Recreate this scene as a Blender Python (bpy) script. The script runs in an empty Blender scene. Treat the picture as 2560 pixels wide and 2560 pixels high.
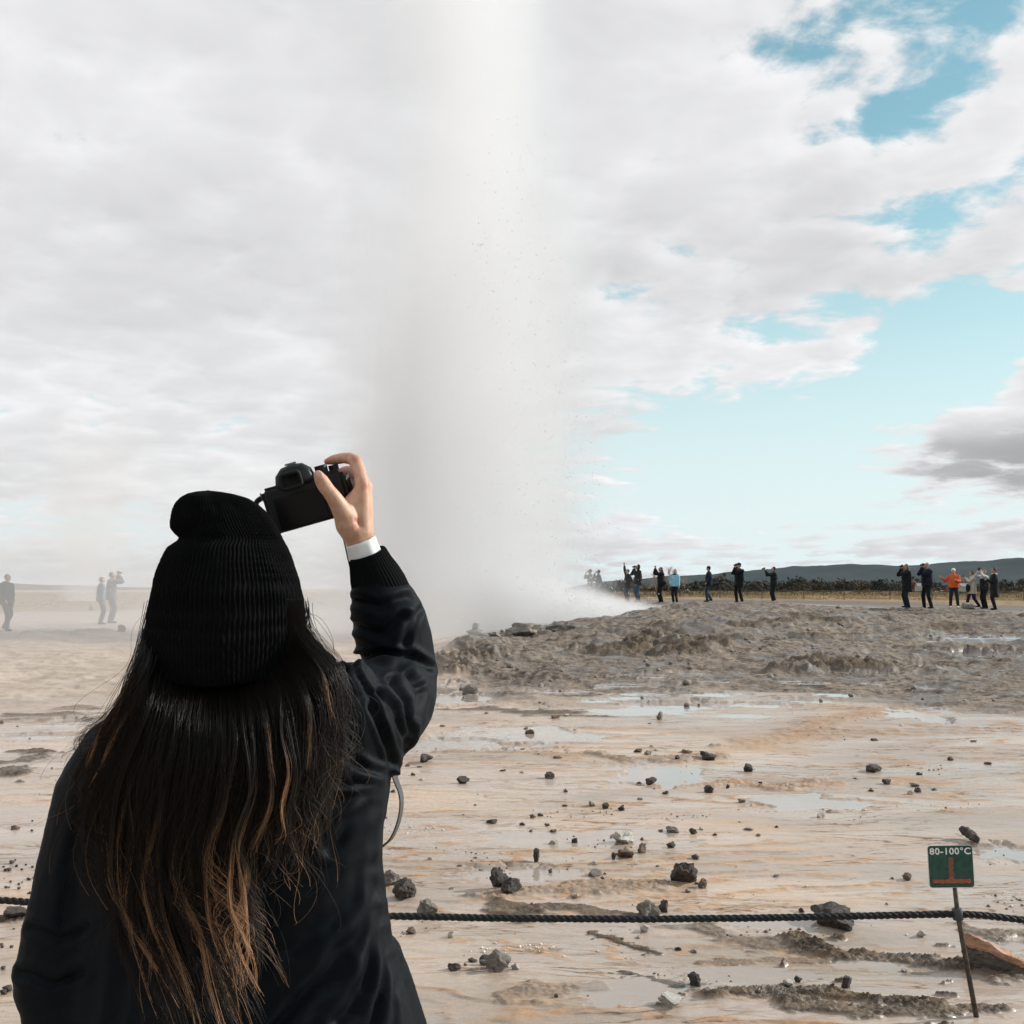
import bpy, bmesh, math, random
import numpy as np
from mathutils import Vector, Matrix

SC = bpy.context.scene
COL = SC.collection
R = math.radians

# ------------------------------------------------------------------ camera
FPX = 2745.0                     # focal length in pixels of the 2560 px photograph
HZ = 1470.0                      # row of the eye-level horizon
CAMZ = 1.60
PITCH = math.atan((HZ - 1280.0) / FPX)
cam_d = bpy.data.cameras.new('camera_lens')
cam = bpy.data.objects.new('view_camera', cam_d)
COL.objects.link(cam)
cam.location = (0, 0, CAMZ)
cam.rotation_euler = (math.pi / 2 + PITCH, 0, 0)
cam_d.sensor_width = 36.0
cam_d.lens = 36.0 * FPX / 2560.0
cam_d.clip_start = 0.05
cam_d.clip_end = 20000.0
SC.camera = cam

def ray(px, py):
    u = (px - 1280.0) / FPX
    v = (1280.0 - py) / FPX
    c, s = math.cos(PITCH), math.sin(PITCH)
    return Vector((u, c - v * s, s + v * c))

def P(px, py, d):
    """the point that the photograph shows at (px, py), d metres ahead of the camera"""
    r = ray(px, py)
    return Vector((r.x / r.y * d, d, CAMZ + r.z / r.y * d))

def PX(x, y, z):
    """inverse: pixel of a world point (numpy arrays welcome)"""
    c, s = math.cos(PITCH), math.sin(PITCH)
    zz = z - CAMZ
    f = y * c + zz * s
    v = -y * s + zz * c
    return 1280.0 + FPX * x / f, 1280.0 - FPX * v / f

# ------------------------------------------------------------------ light
SUN_AZ, SUN_EL = R(76.0), R(27.0)         # azimuth clockwise from the view direction
SUN_DIR = Vector((math.sin(SUN_AZ) * math.cos(SUN_EL), math.cos(SUN_AZ) * math.cos(SUN_EL), math.sin(SUN_EL)))
sun_d = bpy.data.lights.new('sun_light', 'SUN')
sun_d.energy = 5.0
sun_d.angle = R(0.53)
sun_d.color = (1.0, 0.94, 0.88)
sun = bpy.data.objects.new('sun_light', sun_d)
COL.objects.link(sun)
sun.rotation_euler = SUN_DIR.to_track_quat('Z', 'Y').to_euler()
sun.location = SUN_DIR * 50

SC.view_settings.view_transform = 'Standard'
SC.view_settings.look = 'None'
SC.view_settings.gamma = 1.0
SC.view_settings.exposure = 0.0
SC.view_settings.use_curve_mapping = False
SC.display_settings.display_device = 'sRGB'

cy = SC.cycles
cy.max_bounces = 10
cy.diffuse_bounces = 3
cy.glossy_bounces = 3
cy.transmission_bounces = 4
cy.volume_bounces = 4
cy.transparent_max_bounces = 48
cy.use_adaptive_sampling = True
cy.adaptive_threshold = 0.02
cy.use_denoising = True
try:
    cy.denoiser = 'OPENIMAGEDENOISE'
    cy.denoising_input_passes = 'RGB_ALBEDO_NORMAL'
except Exception:
    pass
cy.volume_step_rate = 1.0
cy.volume_max_steps = 96
cy.caustics_reflective = False
cy.caustics_refractive = False
cy.sample_clamp_indirect = 6.0

# ------------------------------------------------------------------ node shorthand
class G:
    """small shorthand for building node trees"""
    def __init__(self, tree):
        self.t = tree
    def n(self, kind, **kw):
        nd = self.t.nodes.new(kind)
        for k, v in kw.items():
            setattr(nd, k, v)
        return nd
    def link(self, a, b):
        self.t.links.new(a, b)
    def put(self, sock, v):
        if v is None:
            return
        if isinstance(v, bpy.types.NodeSocket):
            self.t.links.new(v, sock)
        else:
            sock.default_value = v
    def m(self, op, a, b=None, c=None, clamp=False):
        nd = self.n('ShaderNodeMath', operation=op, use_clamp=clamp)
        for i, v in enumerate((a, b, c)):
            if v is not None:
                self.put(nd.inputs[i], v)
        return nd.outputs[0]
    def v(self, op, a, b=None, scale=None):
        nd = self.n('ShaderNodeVectorMath', operation=op)
        self.put(nd.inputs[0], a)
        if b is not None:
            self.put(nd.inputs[1], b)
        if scale is not None:
            self.put(nd.inputs['Scale'], scale)
        return nd.outputs['Value'] if op in ('DOT_PRODUCT', 'LENGTH', 'DISTANCE') else nd.outputs[0]
    def noise(self, vec, scale, detail=5, rough=0.55, lac=2.0, dist=0.0, out='Fac'):
        nd = self.n('ShaderNodeTexNoise')
        self.put(nd.inputs['Vector'], vec)
        nd.inputs['Scale'].default_value = scale
        nd.inputs['Detail'].default_value = detail
        nd.inputs['Roughness'].default_value = rough
        nd.inputs['Lacunarity'].default_value = lac
        nd.inputs['Distortion'].default_value = dist
        return nd.outputs[out]
    def step(self, x, lo, hi, a=0.0, b=1.0):
        nd = self.n('ShaderNodeMapRange', interpolation_type='SMOOTHSTEP')
        self.put(nd.inputs['Value'], x)
        nd.inputs['From Min'].default_value = lo
        nd.inputs['From Max'].default_value = hi
        self.put(nd.inputs['To Min'], a)
        self.put(nd.inputs['To Max'], b)
        return nd.outputs['Result']
    def lin(self, x, lo, hi, a=0.0, b=1.0):
        nd = self.n('ShaderNodeMapRange')
        self.put(nd.inputs['Value'], x)
        nd.inputs['From Min'].default_value = lo
        nd.inputs['From Max'].default_value = hi
        nd.inputs['To Min'].default_value = a
        nd.inputs['To Max'].default_value = b
        return nd.outputs['Result']
    def mix(self, f, a, b):
        nd = self.n('ShaderNodeMix', data_type='RGBA')
        self.put(nd.inputs[0], f)
        for s, v in ((nd.inputs[6], a), (nd.inputs[7], b)):
            if not isinstance(v, bpy.types.NodeSocket):
                v = tuple(v)[:3] + (1.0,)
            self.put(s, v)
        return nd.outputs[2]
    def scalev(self, vec, s):
        nd = self.n('ShaderNodeMapping')
        self.put(nd.inputs['Vector'], vec)
        nd.inputs['Scale'].default_value = s
        return nd.outputs[0]
    def xyz(self, x, y, z):
        nd = self.n('ShaderNodeCombineXYZ')
        for i, v in enumerate((x, y, z)):
            self.put(nd.inputs[i], v)
        return nd.outputs[0]
    def sep(self, vec):
        nd = self.n('ShaderNodeSeparateXYZ')
        self.put(nd.inputs[0], vec)
        return nd.outputs
    def attr(self, name, out='Fac'):
        nd = self.n('ShaderNodeAttribute', attribute_name=name)
        return nd.outputs[out]

# ------------------------------------------------------------------ sky
world = bpy.data.worlds.new('World')
SC.world = world
world.use_nodes = True
wt = world.node_tree
wt.nodes.clear()
g = G(wt)
SKY_S = 0.13
sky = g.n('ShaderNodeTexSky', sky_type='NISHITA', sun_disc=False)
sky.sun_elevation = SUN_EL
sky.sun_rotation = SUN_AZ
sky.altitude = 100.0
sky.air_density = 1.0
sky.dust_density = 0.6
sky.ozone_density = 1.6
tc = g.n('ShaderNodeTexCoord')
dirv = g.v('NORMALIZE', tc.outputs['Generated'])
dx, dy, dz = g.sep(dirv)[0:3]
zc = g.m('MAXIMUM', dz, 0.0)
den = g.m('ADD', zc, 0.17)
q = g.xyz(g.m('DIVIDE', dx, den), g.m('DIVIDE', dy, den), 0.0)       # a cloud deck seen from below
# coverage: overcast on the left, breaking up towards the right
def lobe(px, py, sig, w, stretch=1.0, acc=0.0):
    """a bank (w > 0) or a clearing (w < 0) of cloud round the direction of a pixel"""
    c = ray(px, py).normalized()
    k = Vector((1 / (sig * stretch), 1 / (sig * stretch), 1 / sig))
    nd = g.n('ShaderNodeVectorMath', operation='MULTIPLY_ADD')
    g.link(dirv, nd.inputs[0]); nd.inputs[1].default_value = k; nd.inputs[2].default_value = (-c.x * k.x, -c.y * k.y, -c.z * k.z)
    return g.m('MULTIPLY_ADD', g.m('POWER', 0.36788, g.v('DOT_PRODUCT', nd.outputs[0], nd.outputs[0])), w, acc)
LOBES = [(2480, 800, 0.085, -0.20, 1.5), (2150, 1000, 0.055, -0.28, 2.4), (2330, 930, 0.055, -0.20, 2.0), (1700, 1190, 0.050, -0.32, 2.6), (2000, 1190, 0.055, -0.32, 3.0), (2200, 520, 0.05, -0.10, 1.5),
         (2160, 80, 0.045, -0.11, 1.8), (2390, 190, 0.040, -0.11, 1.0), (300, 300, 0.30, 0.10, 1.3), (2500, 240, 0.040, 0.16, 1.1), (2300, 420, 0.030, 0.30, 2.0), (1990, 560, 0.03, 0.2, 1.6), (2200, 290, 0.022, -0.20, 1.5), (2330, 480, 0.020, -0.16, 2.5), (1610, 625, 0.016, -0.20, 1.8), (1500, 745, 0.014, -0.12, 3.0),
         (2460, 1110, 0.040, 0.80, 2.8), (2590, 950, 0.026, 0.55, 1.2), (2230, 690, 0.020, 0.40, 3.0), (2170, 815, 0.011, 0.42, 3.0), (2060, 900, 0.015, 0.42, 3.4), (2520, 580, 0.030, 0.42, 2.0), (2540, 720, 0.012, 0.3, 2.5),
         (1500, 800, 0.085, 0.16, 1.8), (1000, 500, 0.34, 0.16, 1.0), (1800, 330, 0.16, 0.14, 1.3), (200, 1330, 0.030, -0.30, 4.0), (1560, 1190, 0.012, 0.26, 4.0),
         (2480, 1352, 0.012, 0.34, 9.0), (1580, 1300, 0.007, 0.30, 6.0), (1560, 1362, 0.007, 0.30, 7.0), (2040, 1318, 0.004, 0.20, 12.0), (150, 1395, 0.006, 0.22, 12.0)]
bias = g.m('MULTIPLY', dx, -0.30)
for L in LOBES:
    bias = lobe(*L, acc=bias)
q1 = g.v('ADD', q, (3.7, 1.3, 0.0))
n1a = g.noise(q1, 1.6, 3, 0.5)
n1d = g.noise(q1, 6.4, 7, 0.56, 2.1, 0.2)
n1 = g.m('MULTIPLY_ADD', n1d, 1.20, g.m('MULTIPLY_ADD', n1a, 0.55, -0.375))
n1b = g.noise(g.v('ADD', q1, (0.025, -0.035, 0.0)), 6.4, 3, 0.50, 2.1, 0.2)
n2 = g.noise(g.v('ADD', q, (9.1, 4.4, 2.0)), 1.1, 4, 0.55)
cov = g.m('ADD', g.m('ADD', n1, bias), 0.055)
mask = g.step(cov, 0.38, 0.62)
lit = g.m('SUBTRACT', n1b, n1d)                                           # the side away from the sun is greyer
tone = g.m('MULTIPLY_ADD', g.m('MULTIPLY', lit, g.step(cov, 1.05, 0.6, 0.25, 1.0)), -0.55, g.lin(n2, 0.30, 0.70, 0.83, 1.07))
thick = g.step(cov, 0.55, 0.95)
tone = g.m('MULTIPLY', tone, g.m('MULTIPLY_ADD', thick, -0.12, 1.0))
# the low banks on the right are thick and seen against the light
greyb = lobe(2520, 1160, 0.045, 1.0, 2.6)
tone = g.m('MULTIPLY', tone, g.m('MULTIPLY_ADD', g.m('MULTIPLY', g.m('MULTIPLY', greyb, g.step(dz, 0.155, 0.115)), g.step(cov, 0.50, 0.80)), -0.45, 1.0))
low = g.step(dz, 0.055, 0.015, 0.0, 0.16)
tone = g.m('MULTIPLY', tone, g.m('SUBTRACT', 1.0, low))
tone = g.m('MAXIMUM', tone, 0.3)
CLOUD = 0.885 / SKY_S
cl = g.v('SCALE', (1.0 * CLOUD, 1.0 * CLOUD, 1.015 * CLOUD), scale=tone)
tint = g.n('ShaderNodeMix', data_type='RGBA', blend_type='MULTIPLY')
tint.inputs[0].default_value = 1.0
g.link(sky.outputs[0], tint.inputs[6])
tint.inputs[7].default_value = (0.82, 1.24, 0.99, 1.0)
hazy = g.step(dz, 0.0, 0.40, 0.97, 0.10)                               # pale air low over the land
bluesky = g.mix(hazy, tint.outputs[2], (0.80 / SKY_S, 0.89 / SKY_S, 0.93 / SKY_S))
allsky = g.mix(mask, bluesky, cl)
bg = g.n('ShaderNodeBackground')
g.link(allsky, bg.inputs['Color'])
bg.inputs['Strength'].default_value = SKY_S
wo = g.n('ShaderNodeOutputWorld')
g.link(bg.outputs[0], wo.inputs['Surface'])
world.cycles.sampling_method = 'MANUAL'
world.cycles.sample_map_resolution = 512

# ------------------------------------------------------------------ objects
def tag(o, label=None, cat=None, group=None, kind=None):
    if label: o['label'] = label
    if cat: o['category'] = cat
    if group: o['group'] = group
    if kind: o['kind'] = kind
    return o

def link(name, data, parent=None):
    o = bpy.data.objects.new(name, data)
    COL.objects.link(o)
    if parent is not None:
        o.parent = parent
    return o

def empty(name, loc=(0, 0, 0), rz=0.0, label=None, cat=None, group=None):
    o = link(name, None)
    o.empty_display_size = 0.1
    o.location = loc
    o.rotation_euler = (0, 0, rz)
    return tag(o, label, cat, group)

def mesh_np(name, V, F, smooth=True):
    """mesh from an (n,3) array and an (m,3) or (m,4) face array"""
    V = np.asarray(V, dtype=np.float32); F = np.asarray(F, dtype=np.int32)
    me = bpy.data.meshes.new(name)
    k = F.shape[1]
    me.vertices.add(len(V)); me.vertices.foreach_set('co', V.ravel())
    me.loops.add(F.size); me.loops.foreach_set('vertex_index', F.ravel())
    me.polygons.add(len(F))
    me.polygons.foreach_set('loop_start', np.arange(0, F.size, k, dtype=np.int32))
    me.polygons.foreach_set('loop_total', np.full(len(F), k, dtype=np.int32))
    me.update(calc_edges=True)
    if smooth:
        me.polygons.foreach_set('use_smooth', np.ones(len(F), dtype=bool))
    return me

def fattr(me, name, arr):
    a = me.attributes.new(name, 'FLOAT', 'POINT')
    a.data.foreach_set('value', np.asarray(arr, dtype=np.float32))

class MB:
    """collects closed shapes, then becomes one mesh"""
    def __init__(self):
        self.V = []; self.F = []
    def add(self, vs, fs):
        o = len(self.V)
        self.V += [tuple(v) for v in vs]
        self.F += [tuple(i + o for i in f) for f in fs]
        return self
    def loft(self, rings, closed=True):
        """rings: list of equally long lists of points"""
        n = len(rings[0])
        vs = [p for r in rings for p in r]
        fs = []
        for k in range(len(rings) - 1):
            for i in range(n):
                j = (i + 1) % n
                fs.append((k * n + i, k * n + j, (k + 1) * n + j, (k + 1) * n + i))
        if closed:
            fs.append(tuple(range(n - 1, -1, -1)))
            fs.append(tuple((len(rings) - 1) * n + i for i in range(n)))
        return self.add(vs, fs)
    def tube(self, pts, rad, n=8, flat=None, up=None, cap=True, squash=1.0):
        """tube along pts; rad one value or one per point; squash narrows it across 'up'"""
        pts = [Vector(p) for p in pts]
        if not isinstance(rad, (list, tuple, np.ndarray)):
            rad = [rad] * len(pts)
        tang = []
        for i in range(len(pts)):
            a = pts[max(i - 1, 0)]; b = pts[min(i + 1, len(pts) - 1)]
            t = (b - a)
            tang.append(t.normalized() if t.length > 1e-9 else Vector((0, 0, 1)))
        u = Vector(up) if up is not None else (Vector((0, 0, 1)) if abs(tang[0].z) < 0.9 else Vector((1, 0, 0)))
        rings = []
        for p, t, r in zip(pts, tang, rad):
            u = (u - t * u.dot(t))
            if u.length < 1e-6:
                u = t.orthogonal()
            u.normalize()
            w = t.cross(u)
            rings.append([p + u * (r * squash * math.cos(2 * math.pi * i / n)) + w * (r * math.sin(2 * math.pi * i / n)) for i in range(n)])
        return self.loft(rings, cap)
    def capsule(self, a, b, ra, rb, n=12):
        """rounded, tapered limb"""
        a = Vector(a); b = Vector(b)
        t = (b - a)
        if t.length < 1e-6: t = Vector((0, 0, 1e-4))
        tn = t.normalized()
        pts = []; rad = []
        for k in (-0.98, -0.85, -0.55, 0.0):
            pts.append(a + tn * (ra * k)); rad.append(ra * math.sqrt(max(1 - k * k, 0)))
        for k in (0.0, 0.55, 0.85, 0.98):
            pts.append(b + tn * (rb * k)); rad.append(rb * math.sqrt(max(1 - k * k, 0)))
        return self.tube(pts, rad, n)
    def ball(self, c, r, n=12, m=8, rot=None):
        """ellipsoid; r one value or three"""
        c = Vector(c)
        if not isinstance(r, (list, tuple)): r = (r, r, r)
        rings = []
        for k in range(1, m):
            th = math.pi * k / m
            ring = []
            for i in range(n):
                ph = 2 * math.pi * i / n
                p = Vector((r[0] * math.sin(th) * math.cos(ph), r[1] * math.sin(th) * math.sin(ph), -r[2] * math.cos(th)))
                if rot is not None: p = rot @ p
                ring.append(c + p)
            rings.append(ring)
        return self.loft(rings, True)
    def box(self, c, s, rot=None):
        c = Vector(c)
        vs = []
        for x in (-1, 1):
            for y in (-1, 1):
                for z in (-1, 1):
                    p = Vector((x * s[0] / 2, y * s[1] / 2, z * s[2] / 2))
                    if rot is not None: p = rot @ p
                    vs.append(c + p)
        return self.add(vs, [(0, 1, 3, 2), (4, 6, 7, 5), (0, 4, 5, 1), (2, 3, 7, 6), (0, 2, 6, 4), (1, 5, 7, 3)])
    def mesh(self, name, smooth=True):
        me = bpy.data.meshes.new(name)
        me.from_pydata([tuple(v) for v in self.V], [], self.F)
        me.update()
        bm = bmesh.new(); bm.from_mesh(me)
        bmesh.ops.recalc_face_normals(bm, faces=bm.faces)
        bm.to_mesh(me); bm.free()
        if smooth:
            me.polygons.foreach_set('use_smooth', [True] * len(me.polygons))
        return me
    def build(self, name, mat, parent=None, smooth=True, bevel=0.0, seg=2):
        me = self.mesh(name, smooth)
        if bevel > 0:
            bm = bmesh.new(); bm.from_mesh(me)
            ed = [e for e in bm.edges if len(e.link_faces) == 2 and e.calc_face_angle(0) > 0.5]
            bmesh.ops.bevel(bm, geom=ed, offset=bevel, segments=seg, affect='EDGES', clamp_overlap=True)
            bm.to_mesh(me); bm.free()
            me.polygons.foreach_set('use_smooth', [smooth] * len(me.polygons))
            if smooth:
                try: me.set_sharp_from_angle(angle=R(40))
                except Exception: pass
        me.materials.append(mat)
        return link(name, me, parent)

def fuse_mesh(name, mb, voxel, smooth=4, factor=0.5):
    """union of overlapping closed shapes as one continuous skin"""
    me = mb.mesh(name)
    o = bpy.data.objects.new('tmp_fuse', me); COL.objects.link(o)
    m = o.modifiers.new('r', 'REMESH'); m.mode = 'VOXEL'; m.voxel_size = voxel; m.use_smooth_shade = True
    if smooth:
        s = o.modifiers.new('s', 'SMOOTH'); s.iterations = smooth; s.factor = factor
    dg = bpy.context.evaluated_depsgraph_get()
    out = bpy.data.meshes.new_from_object(o.evaluated_get(dg), depsgraph=dg)
    out.name = name
    bpy.data.objects.remove(o); bpy.data.meshes.remove(me)
    out.polygons.foreach_set('use_smooth', np.ones(len(out.polygons), dtype=bool))
    return out

def fuse(name, mb, mat, parent, voxel, smooth=4, factor=0.5):
    me = fuse_mesh(name, mb, voxel, smooth, factor)
    me.materials.clear(); me.materials.append(mat)
    return link(name, me, parent)

def get_co(me):
    a = np.empty(len(me.vertices) * 3, dtype=np.float32); me.vertices.foreach_get('co', a); return a.reshape(-1, 3).astype(np.float64)
def get_no(me):
    a = np.empty(len(me.vertices) * 3, dtype=np.float32); me.vertices.foreach_get('normal', a); return a.reshape(-1, 3).astype(np.float64)
def set_co(me, V):
    me.vertices.foreach_set('co', np.asarray(V, dtype=np.float32).ravel()); me.update()

# ------------------------------------------------------------------ numeric noise
_rs = np.random.RandomState(11)
_PERM = np.concatenate([_rs.permutation(512)] * 2).astype(np.int64)
_GR = _rs.normal(size=(512, 3)); _GR /= np.linalg.norm(_GR, axis=1)[:, None]
_G2 = np.stack([np.cos(np.arange(512) * 2.399963), np.sin(np.arange(512) * 2.399963)], axis=1).astype(np.float32)
def perlin(x, y, z=None):
    x = np.asarray(x, dtype=np.float64); y = np.asarray(y, dtype=np.float64)
    if z is None:
        xi = np.floor(x); yi = np.floor(y)
        xf = (x - xi).astype(np.float32); yf = (y - yi).astype(np.float32)
        xi = xi.astype(np.int64); yi = yi.astype(np.int64)
        fx = xf * xf * xf * (xf * (xf * 6 - 15) + 10); fy = yf * yf * yf * (yf * (yf * 6 - 15) + 10)
        p0 = _PERM[xi & 511]; p1 = _PERM[(xi + 1) & 511]; y0 = yi & 511; y1 = (yi + 1) & 511
        def c2(p, yy, a, b):
            h = _PERM[p + yy]
            return _G2[h, 0] * (xf - a) + _G2[h, 1] * (yf - b)
        n00, n10, n01, n11 = c2(p0, y0, 0, 0), c2(p1, y0, 1, 0), c2(p0, y1, 0, 1), c2(p1, y1, 1, 1)
        a = n00 + fx * (n10 - n00); b = n01 + fx * (n11 - n01)
        return ((a + fy * (b - a)) * 1.45).astype(np.float64)
    z = np.asarray(z, dtype=np.float64) + np.zeros_like(x)
    xi = np.floor(x).astype(np.int64); yi = np.floor(y).astype(np.int64); zi = np.floor(z).astype(np.int64)
    xf = x - xi; yf = y - yi; zf = z - zi
    fx = xf ** 3 * (xf * (xf * 6 - 15) + 10); fy = yf ** 3 * (yf * (yf * 6 - 15) + 10); fz = zf ** 3 * (zf * (zf * 6 - 15) + 10)
    def corner(a, b, c):
        h = _PERM[(_PERM[(_PERM[(xi + a) & 511] + yi + b) & 511] + zi + c) & 511]
        gr = _GR[h]
        return gr[..., 0] * (xf - a) + gr[..., 1] * (yf - b) + gr[..., 2] * (zf - c)
    def plane(c):
        n00, n10, n01, n11 = corner(0, 0, c), corner(1, 0, c), corner(0, 1, c), corner(1, 1, c)
        a = n00 + fx * (n10 - n00); b = n01 + fx * (n11 - n01)
        return a + fy * (b - a)
    p0 = plane(0); p1 = plane(1)
    return (p0 + fz * (p1 - p0)) * 1.5
def fbm(x, y, z=None, oct=4, gain=0.5, lac=2.03):
    s = 0.0; a = 1.0; f = 1.0
    for k in range(oct):
        s = s + a * perlin(np.asarray(x) * f + 17.3 * k, np.asarray(y) * f - 9.1 * k, None if z is None else np.asarray(z) * f + 4.7 * k)
        a *= gain; f *= lac
    return s
def sstep(x, lo, hi):
    t = np.clip((x - lo) / (hi - lo), 0, 1)
    return t * t * (3 - 2 * t)

# ------------------------------------------------------------------ materials
def mat(name, base, rough=0.6, spec=0.5, metal=0.0, sheen=0.0, bump=None, var=None, coat=0.0):
    """principled material with optional procedural colour variation and bump
       var = (scale, amount, second colour), bump = (scale, strength, distance)"""
    m = bpy.data.materials.new(name); m.use_nodes = True
    t = m.node_tree; g = G(t)
    b = t.nodes['Principled BSDF']
    b.inputs['Base Color'].default_value = tuple(base) + (1,)
    b.inputs['Roughness'].default_value = rough
    b.inputs['Specular IOR Level'].default_value = spec
    b.inputs['Metallic'].default_value = metal
    b.inputs['Coat Weight'].default_value = coat
    if sheen:
        b.inputs['Sheen Weight'].default_value = sheen
        b.inputs['Sheen Roughness'].default_value = 0.5
    co = None
    if var or bump:
        co = g.n('ShaderNodeTexCoord').outputs['Object']
    if var:
        f = g.noise(co, var[0], 5, 0.6)
        f = g.step(f, 0.5 - var[1] / 2, 0.5 + var[1] / 2)
        g.link(g.mix(f, base, var[2]), b.inputs['Base Color'])
    if bump:
        f = g.noise(co, bump[0], 5, 0.6)
        bn = g.n('ShaderNodeBump'); bn.inputs['Strength'].default_value = bump[1]; bn.inputs['Distance'].default_value = bump[2]
        g.link(f, bn.inputs['Height']); g.link(bn.outputs[0], b.inputs['Normal'])
    return m
# ------------------------------------------------------------------ terrain
# (pixel column, pixel row, metres ahead): what the photograph shows of the lie of the land
CTRL = [(-600, 2560, 4.1), (0, 2560, 4.05), (1280, 2560, 4.02), (2560, 2560, 4.02), (3200, 2560, 4.0),
        (-400, 2050, 7.5), (600, 2050, 7.5), (1500, 2050, 7.45), (2560, 2050, 7.4), (3100, 2050, 7.4),
        (-300, 1830, 11.9), (500, 1830, 11.9), (1500, 1830, 11.8), (2560, 1820, 12.0), (3000, 1820, 12.0),
        (0, 1700, 18.2), (700, 1700, 18.2), (1050, 1705, 18.2), (1300, 1720, 16.7), (1800, 1735, 15.8), (2560, 1720, 16.6),
        (15, 1578, 33.0), (265, 1562, 36.5), (700, 1600, 32.0), (1000, 1640, 24.0), (1000, 1600, 31.0),
        (1130, 1640, 21.0), (1180, 1595, 24.0), (1350, 1578, 25.5), (1500, 1548, 28.0), (1650, 1525, 31.0), (1800, 1509, 34.0), (1950, 1512, 37.0),
        (1250, 1585, 33.0), (1500, 1560, 35.0), (1650, 1536, 38.0), (1772, 1506, 48.0), (1849, 1507, 49.0), (1936, 1512, 48.0), (1600, 1502, 54.0),
        (2150, 1515, 44.0), (2320, 1522, 46.0), (2487, 1524, 46.0), (2700, 1524, 46.0), (2300, 1620, 24.0), (2000, 1620, 23.0), (1500, 1640, 21.5), (2560, 1610, 25.0),
        (0, 1520, 62.0), (400, 1515, 70.0), (0, 1490, 110.0), (1800, 1489, 75.0), (2400, 1494, 72.0), (1200, 1498, 70.0),
        (1900, 1478, 160.0), (2500, 1480, 160.0), (600, 1486, 160.0), (0, 1484, 160.0)]
_ca, _cs, _cz = [], [], []
for px, py, d in CTRL:
    p = P(px, py, d)
    _ca.append(math.atan2(p.x, p.y)); _cs.append(math.log(math.hypot(p.x, p.y))); _cz.append(p.z)
for a in (-0.6, -0.2, 0.2, 0.6):
    for d, z in ((2.0, 0.0), (500.0, 0.0), (6000.0, -2.0)):
        _ca.append(a); _cs.append(math.log(d)); _cz.append(z)
_K = np.array([_ca, np.array(_cs) * 0.5]).T
def _phi(r): return r
_A = _phi(np.linalg.norm(_K[:, None, :] - _K[None, :, :], axis=2)) - np.eye(len(_K)) * 0.004
_n = len(_K)
_M = np.zeros((_n + 3, _n + 3)); _M[:_n, :_n] = _A
_M[:_n, _n] = 1; _M[:_n, _n + 1:] = _K; _M[_n, :_n] = 1; _M[_n + 1:, :_n] = _K.T
_W = np.linalg.solve(_M, np.concatenate([np.array(_cz), np.zeros(3)]))
def base_z(x, y):
    f4 = np.float32
    a = np.clip(np.arctan2(x, y), -0.62, 0.62).astype(f4); s = (0.5 * np.log(np.clip(np.hypot(x, y), 2.0, 6000.0))).astype(f4)
    z = (_W[_n] + _W[_n + 1] * a + _W[_n + 2] * s).astype(np.float64)
    for k in range(_n):
        u = a - f4(_K[k, 0]); v = s - f4(_K[k, 1])
        z += f4(_W[k]) * np.sqrt(u * u + v * v + f4(2e-4))
    return z

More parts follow.
